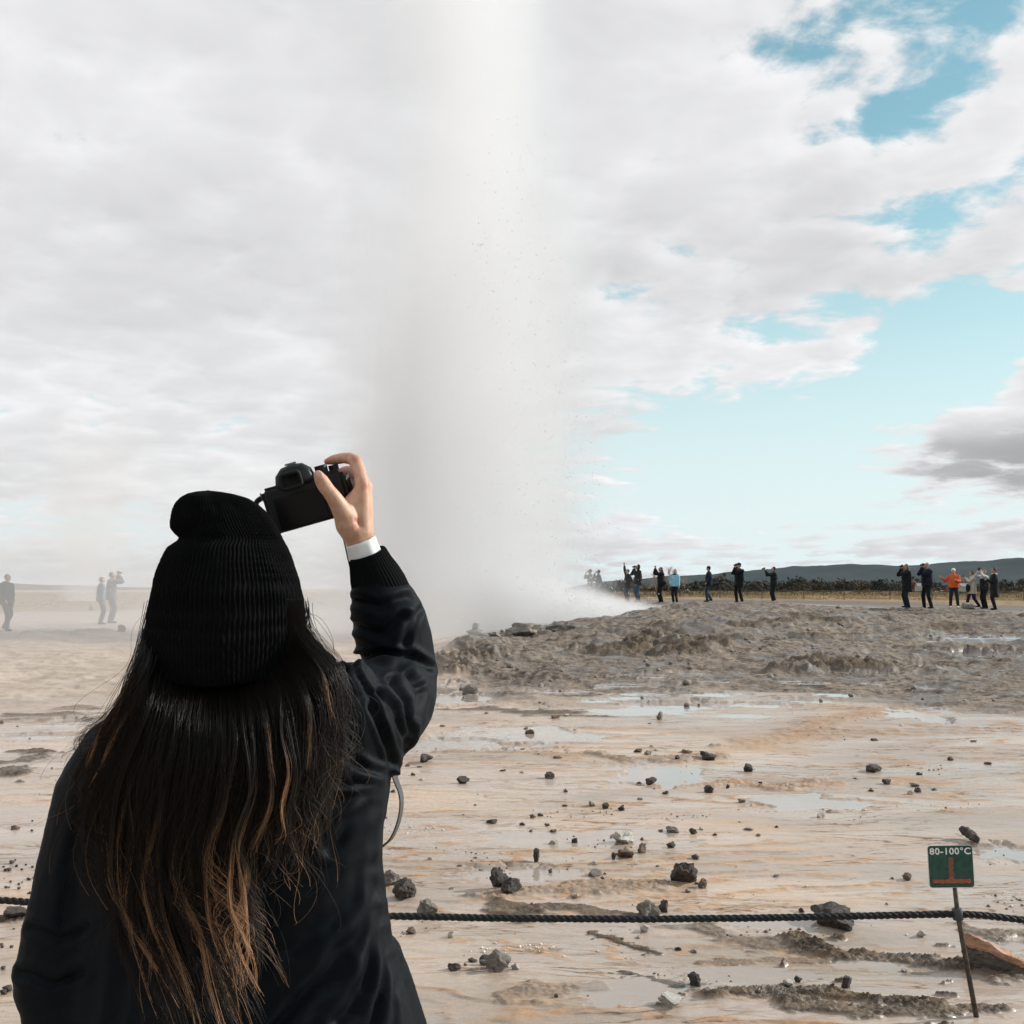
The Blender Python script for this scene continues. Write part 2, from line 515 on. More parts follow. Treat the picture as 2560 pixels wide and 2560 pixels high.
# long crusty outcrops and drying rims on the flat, some shadowed hollows painted dark: rows of pixels, half width (m), height (m), darkness
_DS = np.exp(np.linspace(math.log(2.5), math.log(400.0), 260))
def gpt(px, py):
    """where the ray through a pixel meets the smooth ground"""
    r = ray(px, py)
    z = CAMZ + r.z / r.y * _DS
    below = np.nonzero(base_z(r.x / r.y * _DS, _DS) > z)[0]
    k = below[0] if len(below) else len(_DS) - 1
    if k == 0: return float(r.x / r.y * _DS[0]), float(_DS[0])
    a, b = _DS[k - 1], _DS[k]
    da, db = z[k - 1] - base_z(np.array([r.x / r.y * a]), np.array([a]))[0], z[k] - base_z(np.array([r.x / r.y * b]), np.array([b]))[0]
    y = a + (b - a) * da / (da - db + 1e-12)
    return float(r.x / r.y * y), float(y)
OUTC = [([(2010, 2352), (2100, 2375), (2200, 2385), (2300, 2392), (2400, 2402)], 0.085, 0.050, 1.0),
        ([(1770, 2512), (1850, 2502), (1960, 2506), (2080, 2512), (2200, 2530), (2330, 2545)], 0.075, 0.045, 1.0),
        ([(2000, 2552), (2250, 2562), (2480, 2552)], 0.06, 0.03, 0.8),
        ([(1220, 2245), (1350, 2232), (1480, 2222), (1600, 2216)], 0.12, 0.035, 0.25),
        ([(1240, 2260), (1300, 2285)], 0.12, 0.02, 0.9),
        ([(1400, 2270), (1500, 2280), (1560, 2288)], 0.10, 0.02, 0.8),
        ([(1270, 2510), (1400, 2498), (1500, 2490)], 0.07, 0.016, 0.25),
        ([(1480, 2330), (1560, 2350), (1650, 2375)], 0.03, 0.012, 0.9),
        ([(1560, 2440), (1640, 2470), (1700, 2490)], 0.03, 0.012, 0.9),
        ([(1760, 2320), (1900, 2345), (2000, 2360)], 0.10, 0.018, 0.6),
        ([(1760, 2400), (1900, 2392), (2050, 2385)], 0.05, 0.014, 0.35),
        ([(2420, 2310), (2500, 2320), (2600, 2312)], 0.07, 0.03, 0.5),
        ([(2380, 2410), (2480, 2430), (2600, 2440)], 0.10, 0.03, 0.9),
        ([(1480, 1880), (1560, 1895), (1700, 1888), (1800, 1875)], 0.16, 0.05, 0.25),
        ([(1120, 1870), (1250, 1880), (1420, 1885)], 0.18, 0.03, 0.1),
        ([(1900, 1850), (2000, 1830), (2100, 1800), (2220, 1770)], 0.40, 0.035, 0.0),
        ([(1700, 1955), (1850, 1945), (1960, 1960), (2040, 1950)], 0.16, 0.05, 0.0),
        ([(0, 1935), (50, 1935)], 0.16, 0.05, 1.0), ([(0, 1915), (100, 1895)], 0.12, 0.04, 0.9), ([(60, 1880), (120, 1885)], 0.14, 0.04, 0.9),
        ([(60, 1790), (150, 1788)], 0.30, 0.03, 0.8), ([(160, 1778), (210, 1772)], 0.3, 0.03, 0.7), ([(-40, 2285), (50, 2282)], 0.06, 0.03, 1.0),
        ([(120, 1588), (230, 1582)], 0.6, 0.16, 0.7), ([(500, 1602), (640, 1590)], 0.6, 0.14, 0.6),
        ([(1130, 1680), (1160, 1650), (1200, 1640)], 0.5, 0.30, 0.7),
        ([(1580, 1628), (1650, 1620), (1730, 1628)], 0.7, 0.30, 0.9), ([(1990, 1668), (2080, 1658), (2170, 1672)], 0.6, 0.22, 0.9),  # shadows of overhung hollows, painted as dark ledges
        ([(1330, 1780), (1420, 1778)], 0.35, 0.05, 0.8), ([(1440, 1735), (1480, 1737)], 0.3, 0.05, 0.9), ([(1210, 1765), (1270, 1768)], 0.25, 0.05, 0.7),
        ([(1850, 1560), (1940, 1562)], 0.5, 0.12, 0.7), ([(2050, 1545), (2100, 1550)], 0.5, 0.12, 0.9), ([(2360, 1562), (2470, 1560)], 0.6, 0.12, 0.8),
        ([(2310, 1535), (2460, 1536)], 0.7, 0.08, 0.8), ([(1690, 1568), (1750, 1570)], 0.5, 0.16, 0.8), ([(2020, 1590), (2060, 1592)], 0.4, 0.12, 0.9)]
OUTS = []
for pl, w, h, dk in OUTC:
    far_ = pl[0][1] < 1700
    OUTS.append(([gpt(*p) for p in pl], w, h * (0.75 if far_ else 0.62), dk))
# standing water
PUD = [(1600, 1695, 60, 7), (1720, 1686, 40, 5), (1600, 1714, 110, 6), (1640, 1733, 120, 8), (1560, 1745, 80, 5), (1700, 1757, 130, 9), (1580, 1772, 150, 9), (1780, 1742, 80, 6),
       (1480, 1750, 50, 5), (1400, 1723, 70, 5), (1330, 1762, 60, 4), (2270, 1686, 110, 7), (2330, 1668, 30, 6), (2500, 1664, 140, 6), (2000, 1706, 60, 5), (2090, 1742, 50, 7),
       (2010, 1752, 80, 5), (2180, 1708, 25, 3), (2290, 1790, 60, 22), (2340, 1770, 40, 8), (2170, 1647, 30, 4), (1900, 1760, 90, 6), (1860, 1785, 70, 6), (2330, 1718, 40, 4),
       (1150, 1745, 100, 14), (1110, 1720, 60, 14), (1300, 1835, 200, 22), (1130, 1858, 120, 18), (130, 1815, 80, 8), (100, 1845, 90, 8), (180, 1800, 60, 6),
       (2020, 2010, 130, 26), (2540, 1600, 60, 12), (2400, 1595, 90, 10), (2450, 1630, 120, 8), (1180, 1662, 20, 4), (1420, 1632, 50, 3), (1760, 1704, 60, 4),
       (2520, 2130, 90, 20), (1650, 1930, 110, 30), (1450, 2110, 260, 28), (1300, 2190, 150, 20), (1950, 2290, 180, 22), (1850, 2440, 170, 26), (1600, 2500, 190, 40), (2230, 2400, 150, 22), (2500, 2345, 80, 12)]
PUDS = []
for px, py, rx, ry in PUD:
    c = gpt(px, py); l = gpt(px - rx, py); n_, f_ = gpt(px, py + ry), gpt(px, py - ry)
    PUDS.append((c[0], c[1], abs(c[0] - l[0]), max(abs(f_[1] - n_[1]) / 2, 0.03)))

def segdist(x, y, pts):
    best = np.full(np.shape(x), 1e9)
    for (ax, ay), (bx, by) in zip(pts[:-1], pts[1:]):
        vx, vy = bx - ax, by - ay
        t = np.clip(((x - ax) * vx + (y - ay) * vy) / (vx * vx + vy * vy + 1e-9), 0, 1)
        best = np.minimum(best, np.hypot(x - ax - t * vx, y - ay - t * vy))
    return best

_LV = {}
def LVL(cx, cy_):
    """water level of a pool: a little under the dry ground round its middle"""
    if (cx, cy_) not in _LV:
        _LV[(cx, cy_)] = 0.0
        i = [q for q in PUDS if q[0] == cx and q[1] == cy_][0]
        t = np.linspace(0, 6.28, 16)
        saved = list(PUDS); PUDS.clear()
        zz = terrain(cx + 0.7 * i[2] * np.cos(t), cy_ + 0.7 * i[3] * np.sin(t), False)
        PUDS.extend(saved)
        _LV[(cx, cy_)] = float(np.percentile(zz, 30))
    return _LV[(cx, cy_)]

def terrain(x, y, full=True):
    """height and surface character at world x, y"""
    x = np.asarray(x, float); y = np.asarray(y, float)
    d = np.hypot(x, y) + 1e-6
    a = np.arctan2(x, y)
    z0 = base_z(x, y)
    wob = fbm(x * 0.35, y * 0.22, oct=3)
    # the rough sinter mound round the geyser: right of the pool, 15 m and farther
    apx = 1280 + FPX * np.tan(np.clip(a, -1.2, 1.2))
    edge = 15.2 + 1.6 * sstep(apx, 1250, 1050) * 4 + 1.8 * wob - 0.9 * sstep(apx, 1700, 2100)
    crust = sstep(d, edge - 0.9, edge + 2.2) * sstep(apx + 90 * wob, 1075, 1180) * (1 - sstep(d, 42, 47) * sstep(apx, 1500, 2000))
    left = sstep(apx, 1150, 950) * sstep(d, 13, 18)
    far = sstep(d, 40, 60)
    flat = np.clip(1 - crust - far, 0, 1) * (1 - 0.75 * left)
    # gentle swells, cut into shallow rimmed terraces
    calm = sstep(fbm(x * 0.22 + 5, y * 0.25 + 9, oct=2), -0.55, 0.25)
    sw = 0.060 * fbm(x * 0.13 + 3.1 + 0.10 * y, y * 0.55 + 1.7, oct=3, gain=0.45) + 0.012 * perlin(x * 0.4 + 0.3 * y, y * 2.1)
    h0 = z0 + sw
    dh = 0.0085 + 0.008 * sstep(d, 6, 14)
    t = (h0 + 0.0030 * fbm(x * 2.0, y * 6.0, oct=4, gain=0.6)) / dh
    fl = np.floor(t); fr = t - fl
    terr = (fl + sstep(fr, 0.62, 0.98)) * dh
    act = np.clip(sstep(fbm(x * 0.25 + 0.25 * y, y * 1.3 + 4, oct=3), -0.45, 0.15) * (0.35 + 0.65 * calm), 0, 1)
    rim = np.exp(-((fr - 0.90) / 0.13) ** 2) * act
    zf = h0 * (1 - 0.95 * act) + terr * 0.95 * act + rim * 0.0032 * (0.5 + perlin(x * 9, y * 14))
    zf = zf + 0.0015 * fbm(x * 9, y * 22, oct=4, gain=0.6) * (1 - sstep(d, 18, 26))
    zl = z0 + 0.06 * fbm(x * 0.35, y * 0.45, oct=5, gain=0.55) + 0.028 * fbm(x * 1.6, y * 2.4, oct=4, gain=0.6)
    # rough crust: knobs and hollows in shelves
    r1 = fbm(x * 0.50, y * 0.55, oct=3)
    r2 = fbm(x * 1.8 + 7, y * 2.0, oct=5, gain=0.60)
    bil = np.abs(fbm(x * 1.5 + 2, y * 1.1 + 8, oct=3))
    r3 = fbm(x * 0.30 + 3, y * 0.60, oct=5, gain=0.55)
    shelf = np.floor(r3 * 4.5); sfr = r3 * 4.5 - shelf
    zc = z0 + 0.040 * r1 + 0.038 * r2 + 0.060 * (0.35 - bil) + 0.15 * ((shelf + sstep(sfr, 0.80, 0.95)) / 4.5)
    near_mound = 1 - 0.45 * sstep(d, 24, 17) * sstep(apx, 1300, 1500)
    zc = z0 + (zc - z0) * near_mound
    zfar = z0 + 0.10 * fbm(x * 0.12, y * 0.12, oct=4)
    z = zf * (1 - crust) + zc * crust
    z = z * (1 - left) + zl * left
    z = z * (1 - far) + zfar * far
    dark = np.zeros_like(z); rough = crust.copy()
    for pts, w, h, dk in OUTS:
        mx = np.mean([p[0] for p in pts]); my = np.mean([p[1] for p in pts])
        ext = max(math.hypot(p[0] - mx, p[1] - my) for p in pts) + 4 * w
        sel = np.nonzero((np.abs(x - mx) < ext) & (np.abs(y - my) < ext))
        if len(sel[0]) == 0: continue
        xs, ys = x[sel], y[sel]
        jit = 0.75 * fbm(xs / w * 0.35, ys / w * 0.7, oct=4)
        k = np.exp(-(segdist(xs, ys, pts) / w * (1 + jit)) ** 2)
        lump = np.clip(0.55 + 0.7 * fbm(xs / w * 0.55 + 3, ys / w * 0.9, oct=4, gain=0.42), 0, 1.6)
        kk = sstep(k * (0.55 + 0.6 * lump), 0.28, 0.70)
        crumb = fbm(xs / w * 3.1, ys / w * 4.2, oct=4, gain=0.62)
        z[sel] += h * kk * (0.40 + 0.45 * lump + 0.38 * crumb)
        dark[sel] = np.maximum(dark[sel], kk * dk); rough[sel] = np.maximum(rough[sel], kk * (0.12 + 0.88 * dk))
        rim[sel] = np.maximum(rim[sel], k * (1 - dk) * 0.9)
    wet = np.zeros_like(z)
    for cx, cy_, rx, ry in PUDS:
        sel = np.nonzero((np.abs(x - cx) < 1.8 * rx) & (np.abs(y - cy_) < 1.8 * ry))
        if len(sel[0]) == 0: continue
        xs, ys = x[sel], y[sel]
        e = np.hypot((xs - cx) / rx, (ys - cy_) / ry) + 0.50 * fbm(xs / rx * 1.6 + cx, ys / ry * 1.6, oct=4, gain=0.6)
        k = sstep(e, 1.06, 0.94) * (1 - 0.85 * np.clip(dark[sel] * 2, 0, 1))
        lvl = LVL(cx, cy_)
        z[sel] = np.where(z[sel] > lvl, z[sel] * (1 - k) + lvl * k, np.where(k > 0.02, np.minimum(lvl, z[sel] + 0.02), z[sel]))
        wet[sel] = np.maximum(wet[sel], k)
    if not full: return z
    grass = sstep(d + 1.5 * wob, 56, 62) * (1 - sstep(d, 300, 500))
    path = sstep(d, 43.5, 46) * (1 - sstep(d, 57, 62)) * sstep(apx, 1500, 1800)
    damp = sstep(fbm(x * 0.28 + 1.5, y * 0.5 + 2.2, oct=3), -0.5, 0.35)
    return z, dict(crust=np.clip(rough, 0, 1), rim=np.clip(rim, 0, 1), wet=wet, dark=dark, grass=grass, path=path, left=left, damp=damp, far=far, pit=sstep(bil, 0.10, 0.02) * crust)

def gz(x, y):
    return float(terrain(np.array([x]), np.array([y]), full=False)[0])

def ground_hit(px, py):
    """where the ray through a pixel meets the built ground"""
    r = ray(px, py)
    y0 = gpt(px, py)[1]
    ds = np.linspace(y0 * 0.86, y0 * 1.16, 140)
    x = r.x / r.y * ds; z = CAMZ + r.z / r.y * ds
    tz = terrain(x, ds, False)
    k = np.nonzero(tz > z)[0]
    k = k[0] if len(k) else len(ds) - 1
    return Vector((x[k], ds[k], tz[k]))

# rings: fine near the viewer, wider with distance; columns: fine in view
dens = []
dd = np.exp(np.linspace(math.log(0.6), math.log(7000), 6000))
rho = 2400.0 / dd ** 2 * (dd > 3.4) + 165.0 / dd * (dd > 3.4) * (dd < 70) + 9.0 / dd
cum = np.concatenate([[0], np.cumsum(0.5 * (rho[1:] + rho[:-1]) * np.diff(dd))])
NR = int(cum[-1])
rings = np.interp(np.linspace(0, cum[-1], NR), cum, dd)
A0 = R(29.0)
az = np.concatenate([np.linspace(-math.pi, -A0, 40, endpoint=False), np.linspace(-A0, A0, 760), np.linspace(A0, math.pi, 40, endpoint=False)[1:]])
NA = len(az)
AA, RR = np.meshgrid(az, rings)
gx = (np.sin(AA) * RR).ravel(); gy = (np.cos(AA) * RR).ravel()
gzv, gat = terrain(gx, gy)
i0 = np.arange(NR - 1)[:, None] * NA + np.arange(NA)[None, :]
i1 = np.arange(NR - 1)[:, None] * NA + (np.arange(NA)[None, :] + 1) % NA
faces = np.stack([i0, i1, i1 + NA, i0 + NA], axis=-1).reshape(-1, 4)
V = np.stack([gx, gy, gzv], axis=1)
# the patch under the viewer's feet
ctr = len(V)
V = np.vstack([V, [[0, 0, gzv[:NA].mean()]]])
me = mesh_np('ground', V, faces)
for k_, v_ in gat.items():
    fattr(me, k_, np.concatenate([v_, [0.0]]))
bmx = bmesh.new(); bmx.from_mesh(me); bmx.verts.ensure_lookup_table()
for i in range(NA):
    bmx.faces.new((bmx.verts[i], bmx.verts[ctr], bmx.verts[(i + 1) % NA])).smooth = True
bmx.normal_update(); bmx.to_mesh(me); bmx.free()

def ground_material():
    m = bpy.data.materials.new('sinter_ground'); m.use_nodes = True
    t = m.node_tree; g = G(t); b = t.nodes['Principled BSDF']
    co = g.n('ShaderNodeTexCoord').outputs['Object']
    crust, rim, wet, dark, grass, path, left, damp, far = [g.attr(k) for k in ('crust', 'rim', 'wet', 'dark', 'grass', 'path', 'left', 'damp', 'far')]
    st = g.scalev(co, (0.45, 1.6, 1.0))                     # run-off is drawn out across the slope
    nA = g.noise(st, 0.9, 6, 0.6, dist=0.6)
    nB = g.noise(st, 5.0, 6, 0.62, dist=0.4)
    nC = g.noise(co, 34.0, 5, 0.65)
    st2 = g.scalev(co, (0.32, 1.7, 1.0))
    nL1 = g.noise(st2, 1.7, 4, 0.55, dist=0.5); nL2 = g.noise(g.v('ADD', st2, (7.0, 3.0, 0.0)), 3.6, 4, 0.55, dist=0.4)
    def contour(n_, lv, w): return g.step(g.m('ABSOLUTE', g.m('SUBTRACT', n_, lv)), w, 0.0)
    lines = g.m('MAXIMUM', g.m('MAXIMUM', contour(nL1, 0.46, 0.012), contour(nL1, 0.56, 0.012)), g.m('MULTIPLY', contour(nL2, 0.5, 0.016), 0.8))
    lines = g.m('MULTIPLY', lines, g.step(g.noise(g.scalev(co, (0.8, 1.6, 1.0)), 1.3, 3, 0.5), 0.42, 0.60))
    nD = g.noise(g.scalev(co, (1.2, 4.5, 1.0)), 6.0, 5, 0.65, dist=0.8)
    silt = g.mix(g.step(nA, 0.34, 0.64), (0.385, 0.325, 0.283), (0.535, 0.395, 0.288))
    silt = g.mix(g.m('MULTIPLY', g.step(nB, 0.45, 0.70), 0.85), silt, (0.54, 0.35, 0.215))
    silt = g.mix(g.m('MULTIPLY', damp, 0.6), silt, (0.36, 0.315, 0.285))
    silt = g.mix(g.m('MULTIPLY', g.step(nC, 0.60, 0.75), 0.35), silt, (0.30, 0.22, 0.16))
    nG = g.noise(co, 150.0, 3, 0.6)
    olive = g.step(g.noise(g.scalev(co, (0.5, 1.1, 1.0)), 0.55, 4, 0.6), 0.44, 0.62)
    nearer = g.lin(g.sep(co)[1], 4.0, 7.5, 1.0, 0.25)
    silt = g.mix(g.m('MULTIPLY', g.m('MULTIPLY', olive, nearer), 0.9), silt, (0.235, 0.185, 0.13))
    silt = g.mix(g.step(nG, 0.50, 0.80, 0.0, 0.45), silt, (0.22, 0.155, 0.11))
    silt = g.mix(g.step(nG, 0.46, 0.25, 0.0, 0.30), silt, (0.70, 0.62, 0.54))
    orange = g.mix(g.step(nC, 0.35, 0.65), (0.50, 0.29, 0.16), (0.36, 0.21, 0.12))
    silt = g.mix(g.m('MULTIPLY', g.step(nD, 0.53, 0.68), 0.55), silt, (0.33, 0.225, 0.15))
    rm = g.m('MULTIPLY', rim, g.step(nD, 0.30, 0.62))
    c = g.mix(g.m('MULTIPLY', rm, 0.95), silt, orange)
    dk = g.m('MULTIPLY', g.step(nD, 0.60, 0.74), g.m('ADD', g.m('MULTIPLY', rim, 0.8), 0.06))
    c = g.mix(g.m('MULTIPLY', dk, 0.85), c, (0.09, 0.065, 0.05))
    lm = g.m('MULTIPLY', lines, g.m('SUBTRACT', 1.0, g.m('MAXIMUM', g.m('MAXIMUM', crust, wet), g.m('MAXIMUM', far, left))))
    c = g.mix(g.m('MULTIPLY', lm, 0.9), c, g.mix(g.step(nC, 0.36, 0.58), (0.38, 0.21, 0.115), (0.11, 0.075, 0.052)))
    nE = g.noise(co, 1.1, 6, 0.62)
    nF = g.noise(co, 7.0, 6, 0.68)
    cr = g.mix(g.step(nE, 0.35, 0.65), (0.160, 0.127, 0.103), (0.30, 0.242, 0.193))
    nP = g.noise(g.scalev(co, (0.8, 1.5, 1.0)), 1.6, 6, 0.66, dist=0.5)
    cr = g.mix(g.m('MULTIPLY', g.step(nF, 0.50, 0.64), 0.85), cr, (0.070, 0.060, 0.053))
    cr = g.mix(g.m('MULTIPLY', g.step(nP, 0.52, 0.64), 0.75), cr, (0.055, 0.050, 0.047))
    crk = g.m('MAXIMUM', contour(nL2, 0.44, 0.022), g.m('MAXIMUM', contour(nL2, 0.56, 0.022), contour(nL1, 0.50, 0.016)))
    cr = g.mix(g.m('MULTIPLY', crk, g.step(nE, 0.40, 0.60, 0.35, 0.9)), cr, (0.040, 0.036, 0.034))
    cr = g.mix(g.m('MULTIPLY', g.step(nF, 0.42, 0.30), 0.6), cr, (0.38, 0.30, 0.235))
    c = g.mix(g.m('MULTIPLY', crust, 0.95), c, cr)
    c = g.mix(g.m('MULTIPLY', dark, g.step(nC, 0.25, 0.55, 0.55, 1.0)), c, g.mix(g.step(nF, 0.40, 0.60), (0.060, 0.046, 0.035), (0.17, 0.125, 0.085)))
    lf = g.mix(g.step(nE, 0.35, 0.65), (0.46, 0.385, 0.33), (0.37, 0.30, 0.25))
    lf = g.mix(g.m('MULTIPLY', g.step(nF, 0.55, 0.72), 0.6), lf, (0.17, 0.145, 0.125))
    c = g.mix(g.m('MULTIPLY', left, 0.8), c, lf)
    c = g.mix(g.m('MULTIPLY', path, 0.9), c, g.mix(g.step(nF, 0.4, 0.6), (0.10, 0.082, 0.070), (0.17, 0.135, 0.11)))
    gr = g.mix(g.step(nE, 0.38, 0.62), (0.34, 0.23, 0.12), (0.16, 0.12, 0.075))
    c = g.mix(grass, c, gr)
    c = g.mix(g.m('MULTIPLY', wet, 0.55), c, (0.30, 0.27, 0.25))
    g.link(c, b.inputs['Base Color'])
    dry = g.m('MAXIMUM', crust, g.m('MAXIMUM', g.m('MAXIMUM', rim, lm), g.m('MAXIMUM', far, left)))
    film = g.m('MULTIPLY', g.m('SUBTRACT', 1.0, dry), g.step(nA, 0.30, 0.60, 0.35, 1.0))
    rough = g.m('SUBTRACT', 0.80, g.m('MULTIPLY', film, 0.62))
    damp2 = g.m('MULTIPLY', g.m('MULTIPLY', crust, g.m('SUBTRACT', 1.0, path)), g.step(nE, 0.50, 0.40))
    rough = g.m('SUBTRACT', rough, g.m('MULTIPLY', damp2, 0.48))
    rough = g.m('ADD', g.m('MULTIPLY', rough, g.m('SUBTRACT', 1.0, wet)), g.m('MULTIPLY', wet, 0.05))
    g.link(rough, b.inputs['Roughness'])
    g.link(g.m('ADD', g.m('MULTIPLY', g.m('MAXIMUM', g.m('MAXIMUM', film, wet), damp2), 0.55), 0.10), b.inputs['Specular IOR Level'])
    b.inputs['IOR'].default_value = 1.45
    bn = g.n('ShaderNodeBump'); bn.inputs['Distance'].default_value = 0.02
    hh = g.m('ADD', g.m('MULTIPLY', nF, g.m('ADD', g.m('MULTIPLY', crust, 1.6), 0.10)), g.m('MULTIPLY', g.m('ADD', nC, g.m('MULTIPLY', nG, 0.5)), g.m('ADD', g.m('MULTIPLY', crust, 0.5), g.m('ADD', g.m('MULTIPLY', g.m('MAXIMUM', rim, lm), 0.35), 0.10))))
    g.link(hh, bn.inputs['Height'])
    g.link(g.m('MULTIPLY', g.m('SUBTRACT', 1.0, wet), g.m('ADD', g.m('MULTIPLY', crust, 0.6), 0.28)), bn.inputs['Strength'])
    g.link(bn.outputs[0], b.inputs['Normal'])
    return m
me.materials.append(ground_material())
tag(link('ground', me), 'wet beige sinter flat and rough grey mound round the geyser', 'ground', kind='structure')

# ------------------------------------------------------------------ hills far behind
def hill(name, outline, d, depth, m, label):
    """a long ridge: skyline given as pixels, d metres away, with real depth and slopes"""
    xs = np.linspace(outline[0][0], outline[-1][0], 260)
    ys = np.interp(xs, [o[0] for o in outline], [o[1] for o in outline])
    pts = [P(x_, y_, d) for x_, y_ in zip(xs, ys)]
    nv = 40
    X = []; 
    for j in range(nv):
        t = j / (nv - 1)                       # 0 near foot .. 0.6 crest .. 1 far foot
        for i, p in enumerate(pts):
            prof = math.sin(min(t / 0.6, 1) * math.pi / 2) ** 1.2 if t <= 0.6 else max(0.0, 1 - (t - 0.6) / 0.4)
            yy = d + (t - 0.6) * depth
            X.append((p.x * yy / d, yy, -4 + (p.z + 4) * prof))
    X = np.array(X)
    n_ = fbm(X[:, 0] / 160, X[:, 1] / 160, oct=5)
    hgt = (X[:, 2] + 4)
    crest = np.repeat(np.abs(np.linspace(0, 1, nv) - 0.6) < 0.03, len(pts))
    X[:, 2] += n_ * hgt * np.where(crest, 0.03, 0.16)
    i = np.arange((nv - 1) * len(pts)).reshape(nv - 1, len(pts))[:, :-1]
    F = np.stack([i, i + 1, i + 1 + len(pts), i + len(pts)], axis=-1).reshape(-1, 4)
    me = mesh_np(name, X, F)
    me.materials.append(m)
    return tag(link(name, me), label, 'hill', kind='structure')
hm = mat('heath_hill', (0.018, 0.030, 0.036), 0.95, 0.05, var=(0.012, 0.5, (0.032, 0.042, 0.044)))
hm2 = mat('brown_hill', (0.10, 0.085, 0.07), 0.95, 0.1, var=(0.02, 0.5, (0.15, 0.12, 0.09)))
hill('hill', [(1380, 1474), (1500, 1456), (1640, 1447), (1700, 1443), (1760, 1438), (1830, 1430), (1900, 1426), (2000, 1421), (2150, 1419), (2330, 1411), (2450, 1405), (2560, 1396), (2700, 1384), (2950, 1380), (3300, 1400), (3700, 1440)], 1900, 900, hm, 'long dark ridge rising to the right behind the onlookers')
hill('hill', [(-900, 1440), (-500, 1448), (-200, 1452), (0, 1456), (60, 1460), (110, 1463), (200, 1466), (330, 1468), (500, 1470), (760, 1474)], 1500, 700, hm2, 'low brown ridge behind the onlookers on the steamy side')
# ------------------------------------------------------------------ the geyser and its steam
GD = 34.0
GX = (1195 - 1280) / FPX * GD
def vol_mat(name, build, col=(0.972, 0.967, 0.972), aniso=0.70, step=1.0):
    m = bpy.data.materials.new(name); m.use_nodes = True
    t = m.node_tree; t.nodes.clear(); g = G(t)
    pv = g.n('ShaderNodeVolumePrincipled')
    pv.inputs['Color'].default_value = tuple(col) + (1,)
    pv.inputs['Anisotropy'].default_value = aniso
    out = g.n('ShaderNodeOutputMaterial')
    g.link(pv.outputs[0], out.inputs['Volume'])
    co = g.n('ShaderNodeTexCoord').outputs['Object']
    d = build(g, co)
    g.put(pv.inputs['Density'], d)
    m.cycles.volume_step_rate = step
    return m

def hull(name, prof, n=40, sx=1.0, sy=1.0, off=None):
    """closed lathe round the z axis: prof = [(z, r)]"""
    mb = MB()
    rr = []
    for z, r in prof:
        ox = off(z) if off else 0.0
        rr.append([(ox + sx * r * math.cos(2 * math.pi * i / n), sy * r * math.sin(2 * math.pi * i / n), z) for i in range(n)])
    mb.loft(rr)
    return mb.mesh(name)

def column_density(g, co):
    x, y, z = g.sep(co)[0:3]
    nz = g.noise(g.scalev(co, (0.30, 0.30, 0.13)), 1.0, 4, 0.6)
    nb = g.noise(g.scalev(co, (0.55, 0.55, 0.40)), 1.0, 4, 0.65)
    nj = g.noise(g.scalev(co, (1.1, 1.1, 0.10)), 1.0, 4, 0.65)
    # main column, leaning a little downwind as it rises
    ax = g.m('SUBTRACT', x, g.m('MULTIPLY', z, -0.004))
    rad = g.lin(z, 0.0, 15.0, 4.5, 3.2)
    r = g.m('DIVIDE', g.m('SQRT', g.m('ADD', g.m('MULTIPLY', ax, ax), g.m('MULTIPLY', y, y))), rad)
    r = g.m('ADD', r, g.m('MULTIPLY', g.m('SUBTRACT', nz, 0.5), 1.5))
    r = g.m('ADD', r, g.m('MULTIPLY', g.m('SUBTRACT', nb, 0.5), 0.75))
    f = g.step(r, 1.05, 0.35)
    core = g.m('MULTIPLY', f, g.lin(z, 0.0, 16.0, 0.50, 0.46))
    # a second, shorter jet on the downwind side
    bx = g.m('ADD', x, 2.5)
    r2 = g.m('DIVIDE', g.m('SQRT', g.m('ADD', g.m('MULTIPLY', bx, bx), g.m('MULTIPLY', y, y))), 2.5)
    r2 = g.m('ADD', r2, g.m('MULTIPLY', g.m('SUBTRACT', nj, 0.5), 0.9))
    top = g.m('ADD', z, g.m('MULTIPLY', g.m('SUBTRACT', nj, 0.5), 22.0))
    f2 = g.m('MULTIPLY', g.step(r2, 1.15, 0.15), g.step(top, 11.0, 9.5))
    side = g.m('MULTIPLY', f2, 0.36)
    # churning skirt of spray at the foot
    r3 = g.m('DIVIDE', g.m('SQRT', g.m('ADD', g.m('MULTIPLY', x, x), g.m('MULTIPLY', y, y))), 5.4)
    sk = g.m('MULTIPLY', g.step(g.m('ADD', r3, g.m('MULTIPLY', g.m('SUBTRACT', nb, 0.5), 0.8)), 1.0, 0.5), g.step(z, 2.4, 0.2))
    tot = g.m('ADD', g.m('ADD', core, side), g.m('MULTIPLY', sk, 0.26))
    return g.m('MULTIPLY', tot, g.step(z, 27.0, 20.0))
me = hull('steam_column', [(-0.3, 5.6), (2.5, 5.5), (4.0, 5.2), (12.0, 4.9), (16.0, 4.9), (27.0, 4.6)], 32, off=lambda z: -0.45)
me.materials.append(vol_mat('steam_column', column_density, step=0.9))
geyser = empty('geyser', (GX, GD, 0.35), label='tall white geyser column of steam and spray erupting beyond the rim', cat='geyser')
col_o = link('steam_column', me, geyser)

